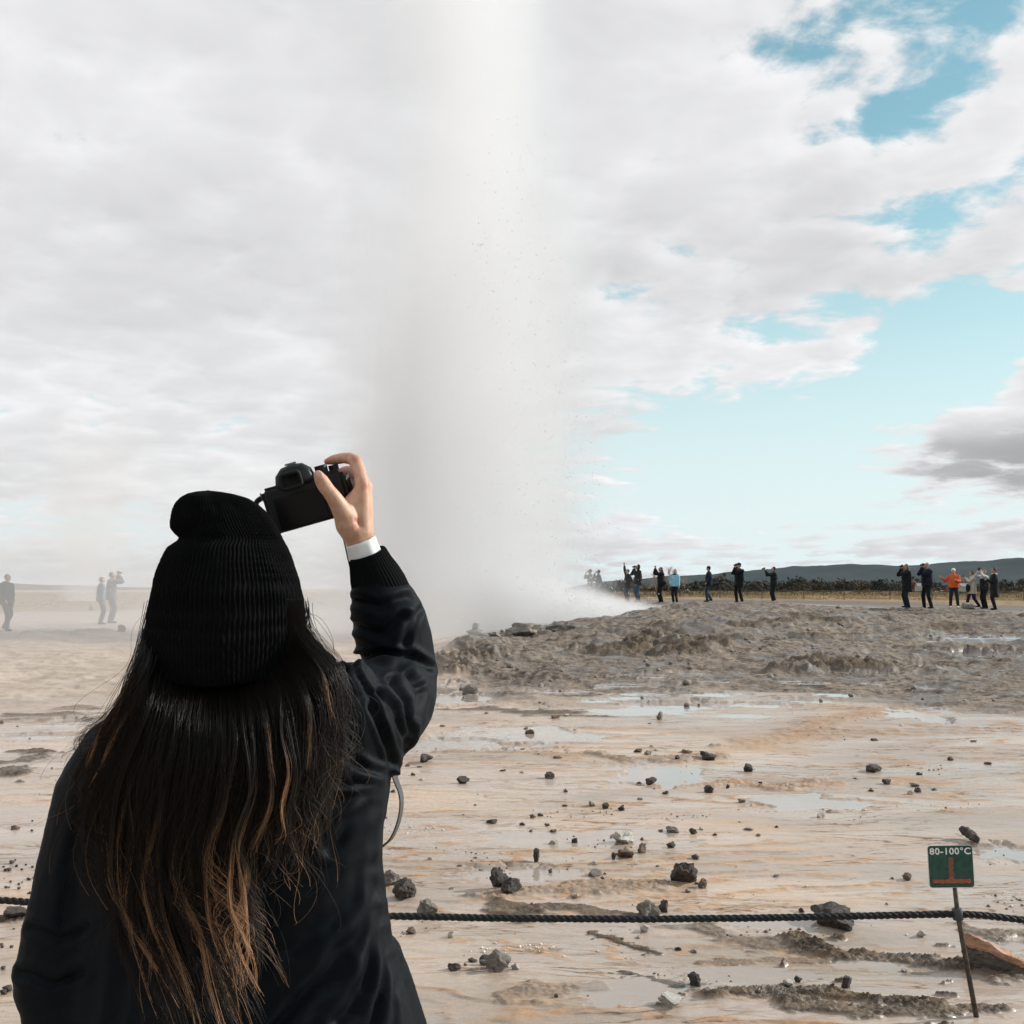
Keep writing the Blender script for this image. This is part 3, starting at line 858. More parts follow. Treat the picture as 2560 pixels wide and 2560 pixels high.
# droplets thrown out round the column
rng = np.random.RandomState(5)
V_, F_ = [], []
tet = np.array([[1, 1, 1], [1, -1, -1], [-1, 1, -1], [-1, -1, 1], ], float) / 1.732
ND = 5200
zz = rng.beta(1.1, 1.6, ND) * 15.0
radz = np.interp(zz, [0, 3, 8, 15], [3.55, 3.5, 2.9, 1.7])
ang = rng.normal(0.0, 0.75, ND)
rr_ = radz * (0.80 + 0.22 * rng.rand(ND) + 0.20 * np.abs(rng.normal(size=ND)) * rng.rand(ND))
sel = rng.rand(ND) < 0.22
rr_[sel] *= rng.rand(sel.sum())
px_ = rr_ * np.cos(ang) - 0.1; py_ = rr_ * np.sin(ang); fr_ = rng.rand(ND) < 0.55
py_[fr_] = -np.abs(py_[fr_]) - 2.2 - 1.2 * rng.rand(fr_.sum())
sz = 0.007 + 0.020 * rng.rand(ND) ** 4
# the collapsing splash that runs along the rim
NS = 2200
t_ = rng.rand(NS) ** 1.5
sx_ = np.interp(t_, [0, 1], [2.2, 7.6]) + 0.3 * rng.normal(size=NS)
sh_ = np.interp(t_, [0, 0.4, 1], [1.9, 1.2, 0.12])
sz2 = 0.05 + np.abs(rng.normal(size=NS)) * sh_ * 0.36 + 0.3 * t_
sy_ = np.interp(t_, [0, 1], [-4.6, -0.5]) + 0.5 * rng.normal(size=NS)
px_ = np.concatenate([px_, sx_]); py_ = np.concatenate([py_, sy_]); zz = np.concatenate([zz, sz2])
sz = np.concatenate([sz, 0.006 + 0.012 * rng.rand(NS) ** 2])
n_ = len(px_)
C_ = np.stack([px_, py_, zz], axis=1)
V_ = (C_[:, None, :] + tet[None, :, :] * sz[:, None, None] * np.array([1, 1, 1.4])).reshape(-1, 3)
b_ = np.arange(n_)[:, None] * 4
F_ = np.concatenate([b_ + np.array([0, 1, 2]), b_ + np.array([0, 3, 1]), b_ + np.array([0, 2, 3]), b_ + np.array([1, 3, 2])])
me = mesh_np('spray', V_, F_, smooth=False)
dm = bpy.data.materials.new('water_drops'); dm.use_nodes = True
_g = G(dm.node_tree); _t = _g.n('ShaderNodeBsdfTranslucent'); _d = _g.n('ShaderNodeBsdfDiffuse'); _mx = _g.n('ShaderNodeMixShader')
_t.inputs[0].default_value = (0.97, 0.97, 0.98, 1); _d.inputs[0].default_value = (0.95, 0.95, 0.96, 1)
_g.link(_d.outputs[0], _mx.inputs[1]); _g.link(_t.outputs[0], _mx.inputs[2]); _g.link(_mx.outputs[0], dm.node_tree.nodes['Material Output'].inputs['Surface'])
me.materials.append(dm)
sp = link('spray', me, geyser); sp['kind'] = 'stuff'

# steam drifting downwind over the flat, and the low spray bank behind the rim
def puff(name, loc, prof, sx, sy, build, label, step=1.0, aniso=0.45):
    me = hull(name, prof, 28, sx, sy)
    me.materials.append(vol_mat(name, build, col=(1.0, 0.995, 0.995), step=step, aniso=aniso))
    o = link(name, me); o.location = loc
    return tag(o, label, 'steam', kind='stuff')

def drift_density(g, co):
    x, y, z = g.sep(co)[0:3]
    n_ = g.noise(g.scalev(co, (0.10, 0.10, 0.16)), 1.0, 4, 0.6)
    e = g.m('SQRT', g.m('ADD', g.m('POWER', g.m('DIVIDE', x, 16.0), 2.0), g.m('ADD', g.m('POWER', g.m('DIVIDE', y, 13.0), 2.0), g.m('POWER', g.m('DIVIDE', z, 6.5), 2.0))))
    f = g.step(g.m('ADD', e, g.m('MULTIPLY', g.m('SUBTRACT', n_, 0.5), 1.3)), 1.0, 0.25)
    low = g.step(z, 6.0, 0.0, 0.35, 1.0)
    up = g.lin(x, -13.0, 6.0, 0.22, 1.0)
    return g.m('MULTIPLY', g.m('MULTIPLY', f, low), g.m('MULTIPLY', up, 0.11))
puff('steam', (GX - 9.0, GD - 2.0, 0.3), [(-0.4, 0.9), (0.5, 1.0), (3.0, 0.92), (5.5, 0.6), (7.0, 0.2)], 17.0, 14.0, drift_density, 'thin steam drifting from the geyser across the flat towards the onlookers in mist', step=2.0)

def bank_density(g, co):
    x, y, z = g.sep(co)[0:3]
    n_ = g.noise(g.scalev(co, (0.7, 0.5, 1.0)), 1.0, 4, 0.6)
    tq = g.lin(x, 4.8, -5.2, 0.0, 1.0)
    top = g.m('MULTIPLY_ADD', g.m('MULTIPLY', tq, tq), 2.3, 0.14)
    f = g.step(g.m('ADD', g.m('DIVIDE', z, top), g.m('MULTIPLY', g.m('SUBTRACT', n_, 0.5), 1.2)), 1.0, 0.35)
    ends = g.m('MULTIPLY', g.step(x, 5.4, 3.6), g.step(g.m('ABSOLUTE', y), 2.6, 1.2))
    return g.m('MULTIPLY', g.m('MULTIPLY', f, ends), 0.85)
puff('steam', (GX + 5.2, GD + 1.6, 0.55), [(-0.3, 0.9), (0.1, 1.0), (1.4, 0.9), (2.6, 0.5)], 6.0, 2.9, bank_density, 'low bank of white spray spilling along the rim beside the geyser', step=1.0)

def vent_density(g, co):
    x, y, z = g.sep(co)[0:3]
    n_ = g.noise(g.scalev(co, (0.12, 0.12, 0.09)), 1.0, 4, 0.6)
    ax = g.m('ADD', x, g.m('MULTIPLY', z, -0.10))
    rad = g.lin(z, 0.0, 14.0, 2.2, 5.5)
    r = g.m('DIVIDE', g.m('SQRT', g.m('ADD', g.m('MULTIPLY', ax, ax), g.m('MULTIPLY', y, y))), rad)
    f = g.step(g.m('ADD', r, g.m('MULTIPLY', g.m('SUBTRACT', n_, 0.5), 1.4)), 1.0, 0.2)
    return g.m('MULTIPLY', g.m('MULTIPLY', f, g.step(z, 16.0, 1.0)), 0.24)
vp = P(205, 1500, 85.0)
puff('steam', (vp.x, 85.0, 0.4), [(-0.3, 4.5), (5.0, 5.5), (10.0, 7.0), (16.0, 7.0)], 1.0, 1.0, vent_density, 'distant wisp of steam rising from a small vent behind the onlookers', step=1.0)

# the air of the place
def hazed(g, co): return 0.000032
hz_me = MB().box((0, 1500, 0), (7800, 9000, 1)).mesh('haze', smooth=False)
hv = get_co(hz_me); hv[:, 2] = np.where(hv[:, 2] > 0, 140.0, -12.0); hv[:, 1] = np.where(hv[:, 1] < 0, -2000.0, 5200.0); set_co(hz_me, hv)
hz_me.materials.append(vol_mat('haze', hazed, col=(0.80, 0.93, 1.0), aniso=0.0))
tag(link('haze', hz_me), 'pale blue air over the plain', 'haze', kind='stuff')
# ------------------------------------------------------------------ stones
def rock_mesh(seed, flat=0.7, rugged=0.22, cuts=7, sub=3, elong=1.0):
    """a broken stone: a lumpy ball cut by a few planes; unit half width"""
    rs = np.random.RandomState(seed)
    bm = bmesh.new(); bmesh.ops.create_icosphere(bm, subdivisions=sub, radius=1.0)
    V = np.array([v.co[:] for v in bm.verts])
    for _ in range(cuts):
        n = rs.normal(size=3); n[2] *= 0.8; n /= np.linalg.norm(n)
        h = 0.42 + 0.38 * rs.rand()
        d = V @ n - h
        V = V - np.outer(np.clip(d, 0, None) * 0.97, n)
    o = rs.rand(3) * 50
    nn = fbm(V[:, 0] * 1.6 + o[0], V[:, 1] * 1.6 + o[1], V[:, 2] * 1.6 + o[2], oct=4, gain=0.6)
    V = V * (1 + rugged * nn)[:, None]
    V[:, 0] *= elong; V[:, 2] *= flat
    V[:, 2] -= V[:, 2].min()
    V[:, :2] -= V[:, :2].mean(axis=0)
    k = np.abs(V[:, 0]).max(); V /= k
    for v, c in zip(bm.verts, V): v.co = c
    me = bpy.data.meshes.new('stone'); bm.to_mesh(me); bm.free()
    me.polygons.foreach_set('use_smooth', np.ones(len(me.polygons), dtype=bool))
    try: me.set_sharp_from_angle(angle=R(38))
    except Exception: pass
    return me

def stone_mat(name, c1, c2, c3, rough=0.75):
    m = bpy.data.materials.new(name); m.use_nodes = True
    t = m.node_tree; g = G(t); b = t.nodes['Principled BSDF']
    co = g.n('ShaderNodeTexCoord').outputs['Object']
    rnd = g.n('ShaderNodeObjectInfo').outputs['Random']
    p = g.v('ADD', co, g.xyz(g.m('MULTIPLY', rnd, 40.0), 3.0, 1.0))
    f = g.step(g.noise(p, 1.6, 6, 0.65), 0.38, 0.64)
    f2 = g.step(g.noise(p, 5.5, 5, 0.7), 0.52, 0.70)
    c = g.mix(f, c1, c2); c = g.mix(g.m('MULTIPLY', f2, 0.8), c, c3)
    g.link(c, b.inputs['Base Color'])
    b.inputs['Roughness'].default_value = rough
    bn = g.n('ShaderNodeBump'); bn.inputs['Strength'].default_value = 0.7; bn.inputs['Distance'].default_value = 0.06
    g.link(g.noise(p, 6.0, 6, 0.7), bn.inputs['Height']); g.link(bn.outputs[0], b.inputs['Normal'])
    return m
SM = dict(
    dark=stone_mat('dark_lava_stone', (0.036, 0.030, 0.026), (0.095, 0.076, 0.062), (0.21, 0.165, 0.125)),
    grey=stone_mat('grey_stone', (0.17, 0.145, 0.125), (0.30, 0.26, 0.22), (0.08, 0.07, 0.06)),
    white=stone_mat('white_crusted_stone', (0.70, 0.66, 0.60), (0.52, 0.46, 0.40), (0.16, 0.13, 0.10)),
    brown=stone_mat('brown_stone', (0.19, 0.12, 0.08), (0.11, 0.08, 0.06), (0.30, 0.20, 0.13)),
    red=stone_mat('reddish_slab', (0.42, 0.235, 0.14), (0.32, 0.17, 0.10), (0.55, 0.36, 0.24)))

def put_rock(px, py, wpx, hpx, kind, label, seed, cuts=7, rz=None, tilt=0.0, cat='rock', name='rock', sub=3, sink=0.25, rug=0.30, group=None, ratio=None):
    """px, py: middle of the foot of the stone in the photograph; wpx, hpx: its size there"""
    p = ground_hit(px, py)
    w = wpx / FPX * p.y / 2
    h = hpx / FPX * p.y
    me = rock_mesh(seed, 0.7, rug, cuts, sub)
    V = get_co(me); top = V[:, 2].max()
    V[:, 2] *= h * (1 + sink) / top / w
    if ratio: V[:, 1] *= ratio
    set_co(me, V)
    me.materials.append(SM[kind])
    o = link(name, me); o.scale = (w, w, w)
    o.location = (p.x, p.y + w * 0.6, p.z - h * sink)
    o.rotation_euler = (0, tilt, 0 if rz is None else rz)
    return tag(o, label, cat, group)

ROCKS = [
    (1558, 2110, 62, 28, 'white', 'white-topped flat stone in the middle of the wet flat', 3),
    (1567, 2148, 48, 22, 'brown', 'brown rounded stone just in front of the white-topped stone', 4),
    (1713, 2212, 68, 52, 'dark', 'largest black lump of rock standing in shallow water', 5),
    (1757, 2222, 26, 22, 'brown', 'small brown stone touching the largest black lump', 6),
    (1246, 2222, 48, 48, 'dark', 'upright dark stone with pale top, one of two touching stones', 7),
    (1277, 2238, 56, 36, 'dark', 'low dark stone leaning against the upright pale-topped stone', 8),
    (1010, 2250, 62, 48, 'dark', 'craggy black stone with white crust above the rope near the jacket', 9),
    (974, 2215, 46, 36, 'grey', 'grey stone partly hidden beside the black jacket', 10),
    (1068, 2290, 46, 36, 'grey', 'pale grey stone just behind the rope near the jacket', 12),
    (1623, 2296, 62, 40, 'grey', 'rounded grey boulder just behind the rope, in the middle of its span', 13),
    (1662, 2282, 28, 28, 'dark', 'small pale-edged stone beside the rounded grey boulder', 14),
    (2092, 2320, 92, 48, 'dark', 'broad dark rock half hidden by the rope', 15),
    (1240, 2432, 84, 46, 'grey', 'angular grey block with a hollow dark front', 16),
    (1214, 2414, 28, 22, 'dark', 'small dark stone behind the angular grey block', 17),
    (1740, 2468, 34, 32, 'dark', 'round dark stone standing alone in the near water', 18),
    (1680, 2520, 56, 28, 'white', 'flat white and orange crusted stone at the near edge', 19),
    (2118, 2472, 24, 28, 'dark', 'small black stone with a white fleck, near the bottom', 20),
    (1997, 2456, 20, 14, 'dark', 'tiny dark pebble-like stone left of the black flecked stone', 21),
    (2305, 2346, 32, 17, 'white', 'small white stone left of the sign post', 22),
    (2270, 2201, 24, 17, 'brown', 'small brown stone left of the green sign', 24),
    (1342, 2158, 18, 34, 'dark', 'narrow upright black stone with its reflection', 25),
    (1062, 1908, 40, 20, 'dark', 'flat black stone near the raised elbow', 26),
    (1156, 1960, 36, 17, 'dark', 'low dark stone below the flat black stone', 27),
    (1375, 1949, 28, 18, 'dark', 'dark stone with a broken left edge on pale silt', 28),
    (1871, 1930, 28, 20, 'dark', 'black stone on the pale rise in mid distance', 29),
    (1772, 1902, 46, 21, 'dark', 'wide black stone on the orange rim', 30),
    (1628, 1963, 24, 18, 'dark', 'dark stone in the grey pool', 31),
    (1178, 1737, 42, 24, 'grey', 'rounded dark boulder in front of the mound, nearest the sleeve', 32),
    (1650, 1800, 18, 22, 'grey', 'small upright stone at the foot of the mound', 33),
    (1487, 2192, 38, 18, 'grey', 'flat grey stone between the rope and the narrow upright stone', 34),
    (1440, 2248, 26, 13, 'white', 'small white stone right of the low dark stone', 35),
    (1135, 2428, 34, 17, 'dark', 'small dark and white stone left of the angular grey block', 36),
    (1127, 2345, 20, 15, 'white', 'small white stone below the rope near the jacket', 37),
    (2188, 1932, 44, 17, 'dark', 'flat dark stone on the pale rise towards the mound', 38),
    (2220, 1962, 24, 12, 'dark', 'low dark stone below the flat stone on the pale rise', 39),
    (2296, 1981, 20, 12, 'dark', 'small dark stone on the pale rise, farthest to the right', 40),
    (2052, 2045, 22, 13, 'white', 'small pale stone on the edge of the grey pool', 41),
    (1773, 1983, 26, 18, 'dark', 'round black stone left of the pale rise', 42),
    (1820, 1972, 10, 10, 'dark', 'tiny stone beside the round black stone', 43),
    (30, 2296, 66, 22, 'dark', 'flat black stone under the rope at the picture edge', 44),
    (1535, 2150, 14, 16, 'dark', 'small dark stone left of the brown rounded stone', 45),
    (1480, 2016, 22, 12, 'grey', 'grey stone among the orange streaks', 46),
    (1515, 2023, 26, 14, 'dark', 'dark stone on the orange streak, left of a similar one', 47),
    (1555, 2027, 22, 14, 'dark', 'dark stone on the orange streak, right of a similar one', 48),
    (1230, 2060, 28, 11, 'dark', 'dark flat stone in the middle of the pale flat', 49),
    (1385, 2112, 28, 15, 'white', 'white stone lying left of the white-topped flat stone', 50),
    (1438, 2108, 22, 12, 'dark', 'dark stone between two white ones', 51),
    (1680, 2082, 34, 14, 'grey', 'grey stone in a scatter of stones', 52),
    (1733, 2086, 24, 14, 'dark', 'dark stone beside a scatter of stones', 53),
    (1680, 2120, 22, 14, 'dark', 'dark rounded stone below a scatter of stones', 54),
    (1740, 2150, 20, 12, 'dark', 'small dark stone above the largest black lump', 55),
    (1613, 2334, 22, 18, 'white', 'white-topped round stone below the grey boulder', 56),
    (2262, 2430, 16, 7, 'white', 'thin white chip in the near water', 57),
    (2005, 2282, 16, 11, 'dark', 'small dark stone above the rope, left of the broad dark rock', 58),
]
for i, (px, py, w, h, k, lab, sd) in enumerate(ROCKS):
    put_rock(px, py, w, h, k, lab, 100 + sd, cuts=6 + sd % 4, rz=(sd * 1.7) % 6.28 if w < 60 else (sd * 0.37) % 0.6, sub=4 if w > 44 else 3)
# the large tilted reddish slab at the right edge, its shaded sides painted dark
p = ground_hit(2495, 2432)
mb = MB()
rs = random.Random(8)
top = [(-0.115, 0.02), (-0.06, 0.055), (0.02, 0.07), (0.09, 0.06), (0.125, 0.01), (0.115, -0.05), (0.05, -0.035), (-0.02, -0.015), (-0.08, 0.0)]
def slab_ring(k, z, dz):
    return [(x * k + 0.006 * rs.uniform(-1, 1), y * k + 0.006 * rs.uniform(-1, 1), z + dz * x * 0.6 + 0.004 * rs.uniform(-1, 1)) for x, y in top]
def slab_part(rings_, kind, parent, name):
    mb = MB(); mb.loft(rings_)
    me = mb.mesh(name, smooth=False)
    bm = bmesh.new(); bm.from_mesh(me); bmesh.ops.triangulate(bm, faces=bm.faces)
    bmesh.ops.subdivide_edges(bm, edges=bm.edges, cuts=3, use_grid_fill=True, smooth=0.1); bm.to_mesh(me); bm.free()
    V = get_co(me); N = get_no(me)
    V += N * (0.009 * fbm(V[:, 0] * 26, V[:, 1] * 26, V[:, 2] * 26, oct=4, gain=0.6))[:, None]; set_co(me, V)
    me.materials.append(SM[kind]); return link(name, me, parent)
o = empty('rock', (p.x, p.y + 0.05, p.z - 0.005), -0.15, 'large dark rock with reddish brown crust tilted in water behind the sign post', 'rock')  # one reddish slab: the dark is painted shade, the crust its sunlit top
slab_part([slab_ring(0.84, -0.03, 0), slab_ring(0.93, 0.012, -0.2), slab_ring(0.98, 0.040, -0.35), slab_ring(0.96, 0.060, -0.45), slab_ring(0.70, 0.066, -0.5)], 'dark', o, 'base')  # shade on the slab's front, put into a dark body colour
slab_part([slab_ring(0.60, 0.058, -0.5), slab_ring(1.0, 0.062, -0.5), slab_ring(1.02, 0.074, -0.55), slab_ring(0.96, 0.088, -0.6), slab_ring(0.80, 0.096, -0.6)], 'red', o, 'crust')  # sunlit top in the slab's own red, not a separate layer
# the dark log-shaped stone above the sign
p0 = ground_hit(2405, 2096); p1 = ground_hit(2448, 2112)
mb = MB()
path = [p0 + Vector((0, 0, 0.055)), p0.lerp(p1, 0.3) + Vector((0, 0, 0.046)), p0.lerp(p1, 0.7) + Vector((0, 0, 0.03)), p1 + Vector((0, 0, 0.01))]
mb.tube(path, [0.024, 0.030, 0.027, 0.016], 10)
me = fuse_mesh('rock', mb, 0.006, 2)
V = get_co(me); N = get_no(me); V += N * (0.008 * fbm(V[:, 0] * 40, V[:, 1] * 40, V[:, 2] * 40, oct=4))[:, None]
c0 = V.mean(axis=0); set_co(me, V - c0); me.materials.clear(); me.materials.append(SM['dark'])
o = link('rock', me); o.location = c0
tag(o, 'dark log-shaped stone lying aslant just above the green sign', 'rock')

# boulders along the rim of the mound
RIM = [(1312, 1590, 92, 32, 'grey', 'broad rounded boulder on the rim of the mound, middle of three', 70),
       (1402, 1580, 84, 26, 'grey', 'low rounded boulder on the rim of the mound, nearest the middle', 71),
       (1185, 1588, 44, 16, 'grey', 'flat base stone of the small cairn on the rim', 72),
       (1238, 1592, 40, 12, 'grey', 'low stone between the cairn and the broad boulder on the rim', 73),
       (2495, 1524, 0, 0, 'grey', '', 0)]
for px, py, w, h, k, lab, sd in RIM[:4]:
    put_rock(px, py, w, h, k, lab, 200 + sd, cuts=6, rz=0.2, sub=4, sink=0.25, ratio=0.8)
cb = [o for o in bpy.data.objects if o.get('label') == 'flat base stone of the small cairn on the rim'][0]
me = rock_mesh(277, 1.15, 0.2, 9, 3); me.materials.append(SM['grey'])
o = link('rock', me); w = 20 / FPX * cb.location.y / 2; o.scale = (w, w * 0.9, w)
o.location = (cb.location.x + 0.02, cb.location.y, cb.location.z + 0.135); tag(o, 'upright pointed stone on top of the small cairn', 'rock')
put_rock(2424, 1523, 38, 17, 'grey', 'low grey boulder on the path at the feet of the onlookers', 281, rz=0.1, cat='rock')
put_rock(2100, 1523, 24, 11, 'grey', 'small rounded boulder beside the path left of the onlookers', 282, rz=0.1, cat='rock')
put_rock(226, 1526, 14, 14, 'dark', 'dark stone on the misty flat left of two onlookers', 283, cat='rock')
put_rock(300, 1580, 24, 18, 'dark', 'dark stone at the feet of the misty couple', 284, cat='rock')

# loose stones: a few dozen that one can pick out, alike
base_st = []
for k in range(6):
    me = rock_mesh(400 + k, 0.40 + 0.1 * (k % 3), 0.28, 9, 3)
    for kind in ('dark', 'brown', 'grey', 'white'):
        m2 = me.copy(); m2.materials.append(SM[kind]); base_st.append((kind, m2))
rs = np.random.RandomState(21)
placed = 0
taken = [(r_[0], r_[1]) for r_ in ROCKS]
GRP = {'dark': 'small dark stones scattered on the wet flat', 'brown': 'small brown stones scattered on the wet flat', 'grey': 'small grey stones scattered on the wet flat', 'white': 'small white stones scattered on the wet flat'}
while placed < 96:
    if placed and rs.rand() < 0.45:
        a_, b_ = taken[rs.randint(len(taken))]; px, py = a_ + rs.normal() * 70, b_ + rs.normal() * 10
        if not (0 < px < 2540 and 1780 < py < 2540) or 240 < px < 960: continue
    else:
        px = rs.uniform(960, 2540) if rs.rand() < 0.86 else rs.uniform(0, 240)
        py = rs.uniform(1780, 2240) if rs.rand() < 0.85 else rs.uniform(2240, 2540)
    if px > 2000 and py > 1990 and rs.rand() < 0.75: continue
    if 2290 < px < 2470 and py > 2060: continue
    if min(math.hypot(px - a, (py - b) * 2) for a, b in taken) < 20: continue
    taken.append((px, py))
    kind = rs.choice(['dark', 'brown', 'brown', 'grey', 'white'])
    pool = [m for k_, m in base_st if k_ == kind]
    p = ground_hit(px, py)
    wpx = rs.uniform(5, 9) + (rs.rand() ** 4) * 9
    w = wpx / FPX * p.y
    o = link('stone', pool[rs.randint(len(pool))])
    o.scale = (w, w * rs.uniform(0.7, 1.0), w * rs.uniform(0.7, 1.2)); o.rotation_euler = (0, 0, rs.uniform(0, 6.28))
    o.location = (p.x, p.y, p.z - 0.28 * w)
    tag(o, 'small %s stone scattered on the wet flat' % kind, 'stone', GRP[kind])
    placed += 1
# gravel and knobs too small to pick out
_tpx = np.linspace(-100, 2700, 15); _tpy = np.concatenate([np.linspace(1515, 1800, 39), np.linspace(1812, 2580, 40)])
_tab = np.array([[gpt(a, b)[1] for a in _tpx] for b in _tpy])
def gpt_fast(px, py):
    fx = min(max((px + 100) / 200.0, 0), 13.999); i = int(fx); fx -= i
    col = _tab[:, i] * (1 - fx) + _tab[:, i + 1] * fx
    y = float(np.interp(py, _tpy, col)); r = ray(px, py)
    return r.x / r.y * y, y
def scatter(n, pxr, pyr, smin, smax, m, label, name, seed, clus=0.6):
    rs = np.random.RandomState(seed)
    tm = rock_mesh(seed, 0.6, 0.25, 5, 1); tv = get_co(tm)
    tf = np.array([p.vertices[:] for p in tm.polygons])
    Vs, Fs = [], []; cnt = 0
    ctr = [(rs.uniform(*pxr), rs.uniform(*pyr)) for _ in range(max(3, n // 22))]
    for k in range(n):
        if rs.rand() < clus:
            c = ctr[rs.randint(len(ctr))]; px, py = c[0] + rs.normal() * 60, c[1] + rs.normal() * 9
        else: px, py = rs.uniform(*pxr), rs.uniform(*pyr)
        if py < pyr[0] - 10 or 2290 < px < 2470 and py > 2100: continue
        x, y = gpt_fast(px, py); w = rs.uniform(smin, smax) ** 1.0 * (0.5 + rs.rand())
        a = rs.uniform(0, 6.28); ca, sa = math.cos(a), math.sin(a)
        v = tv * np.array([w, w * rs.uniform(0.6, 1), w])
        v = np.stack([v[:, 0] * ca - v[:, 1] * sa, v[:, 0] * sa + v[:, 1] * ca, v[:, 2]], axis=1)
        Vs.append((v, x, y, w)); Fs.append(tf + cnt); cnt += len(tv)
    zs = terrain(np.array([q[1] for q in Vs]), np.array([q[2] for q in Vs]), False)
    Vs = np.concatenate([v + np.array([x, y, z - 0.25 * w]) for (v, x, y, w), z in zip(Vs, zs)])
    me = mesh_np(name, Vs, np.concatenate(Fs), smooth=False); me.materials.append(m)
    return tag(link(name, me), label, 'gravel', kind='stuff')
scatter(420, (940, 2600), (1770, 2540), 0.003, 0.010, SM['brown'], 'fine brown gravel strewn over the wet flat', 'gravel', 61, 0.85)
scatter(260, (940, 2600), (1770, 2400), 0.004, 0.010, SM['white'], 'fine pale gravel strewn over the wet flat', 'gravel', 62, 0.85)
scatter(120, (0, 330), (1780, 2560), 0.005, 0.014, SM['dark'], 'fine dark gravel on the flat beyond the shoulder', 'gravel', 63)
scatter(160, (1150, 2600), (1525, 1760), 0.015, 0.045, SM['grey'], 'rubble littering the rough mound', 'rubble', 64, 0.4)

# ------------------------------------------------------------------ rope barrier and sign
RD = 4.0
post_m = mat('rusty_rod', (0.11, 0.085, 0.065), 0.7, 0.4, 0.3, bump=(220, 0.6, 0.002), var=(60, 0.3, (0.045, 0.04, 0.038)))
rope_m = mat('black_rope', (0.013, 0.014, 0.016), 0.6, 0.22, bump=(400, 0.5, 0.001), var=(90, 0.5, (0.026, 0.028, 0.031)))
clamp_m = mat('dark_rubber', (0.035, 0.04, 0.043), 0.6, bump=(150, 0.4, 0.001))
knots = [(-900, 2300), (-520, 2268), (0, 2249), (120, 2260), (560, 2284), (970, 2290), (1280, 2296), (1600, 2298), (1900, 2295), (2200, 2289), (2394, 2285), (2470, 2289), (2560, 2301), (2760, 2320), (3060, 2330)]
kx = [k[0] for k in knots]; ky = [k[1] for k in knots]
xs = np.arange(-900, 3060, 2.1)
ys = np.interp(xs, kx, ky)
ker = np.hanning(91); ker /= ker.sum()
ysm = np.convolve(np.pad(ys, 45, mode='edge'), ker, mode='valid')
w_ = np.exp(-((xs - 2394) / 60.0) ** 2); ysm = ysm * (1 - w_) + ys * w_
rp = [P(a, b, RD) for a, b in zip(xs, ysm)]
rope = empty('rope', rp[0], label='thick twisted black rope strung low across the flat', cat='rope')
Rr = 0.0122
for s in range(3):
    mb = MB(); pts = []
    for i, p in enumerate(rp):
        a = i * 2 * math.pi * 2.1 / 52.0 + s * 2 * math.pi / 3 + 0.5 * math.sin(i * 0.013) + 0.3 * math.sin(i * 0.051)
        pts.append(p - rp[0] + Vector((0, math.cos(a), math.sin(a))) * (Rr * 0.52))
    mb.tube(pts, Rr * 0.56, 6)
    mb.build('strand', rope_m, rope)

def rod_post(name, top, foot, label, group=None):
    e = empty(name, foot, label=label, cat='post', group=group)
    mb = MB(); t = Vector(top) - Vector(foot)
    mb.tube([(0, 0, -0.02), t * 0.5, t], [0.0088, 0.0085, 0.0080], 12)
    mb.build('rod', post_m, e)
    return e
# the signed post
tp = P(2386, 2208, RD); cp = P(2394, 2285, RD); ft = P(2452, 2585, RD)
sign = empty('warning_sign', ft, label='green square sign reading 80-100°C on a thin leaning rusty rod', cat='sign')
mb = MB(); mb.tube([Vector((0, 0, -0.03)) , (cp - ft), (tp - ft)], [0.0092, 0.0086, 0.0080], 12)
post_o = mb.build('post', post_m, sign)
cl_ = MB(); ax = (tp - cp).normalized()
cl_.tube([cp - ft - ax * 0.020, cp - ft - ax * 0.018, cp - ft + ax * 0.018, cp - ft + ax * 0.020], [0.016, 0.0185, 0.0185, 0.016], 16)
cl_.build('rope_clamp', clamp_m, sign)
# plate: local frame u right, v up, n towards the viewer
pc = P(2377, 2166, RD - 0.014)
u_ = (P(2431, 2165, RD - 0.02) - P(2324, 2166.5, RD - 0.008)).normalized()
v_ = (P(2373.5, 2115, RD) - P(2381, 2217, RD)).normalized()
n_v = u_.cross(v_).normalized(); v_ = n_v.cross(u_).normalized()
MXS = Matrix((u_, v_, n_v)).transposed()
def on_plate(x, y, z): return pc - ft + u_ * x + v_ * y + n_v * z
W2, H2 = 0.0780, 0.0740
def rrect(w, h, r, n=6):
    out = []
    for cx, cy_, a0 in ((w - r, h - r, 0), (-w + r, h - r, 90), (-w + r, -h + r, 180), (w - r, -h + r, 270)):
        for k in range(n + 1):
            a = R(a0 + 90 * k / n); out.append((cx + r * math.cos(a), cy_ + r * math.sin(a)))
    return out
def plate(name, outline, z0, z1, m, parent, bevel=0.0):
    mb = MB(); mb.loft([[on_plate(x, y, z0) for x, y in outline], [on_plate(x, y, z1) for x, y in outline]])
    return mb.build(name, m, parent, smooth=False, bevel=bevel)
green = mat('green_enamel', (0.012, 0.055, 0.042), 0.5, 0.3, var=(55, 0.35, (0.026, 0.078, 0.062)), bump=(300, 0.1, 0.0005))
edge_m = mat('worn_aluminium', (0.42, 0.44, 0.44), 0.5, 0.5, 0.4)
white_m = mat('white_lettering', (0.78, 0.80, 0.80), 0.55, var=(70, 0.2, (0.62, 0.64, 0.63)))
red_m = mat('faded_red_paint', (0.42, 0.085, 0.032), 0.6, var=(160, 0.4, (0.20, 0.055, 0.03)))
brown_m = mat('faded_brown_paint', (0.13, 0.055, 0.035), 0.65, var=(260, 0.35, (0.22, 0.07, 0.035)))
pl = plate('plate', rrect(W2, H2, 0.011), -0.0015, 0.0015, edge_m, sign)
plate('face', rrect(W2 - 0.0016, H2 - 0.0016, 0.0098), 0.0015, 0.0020, green, pl)
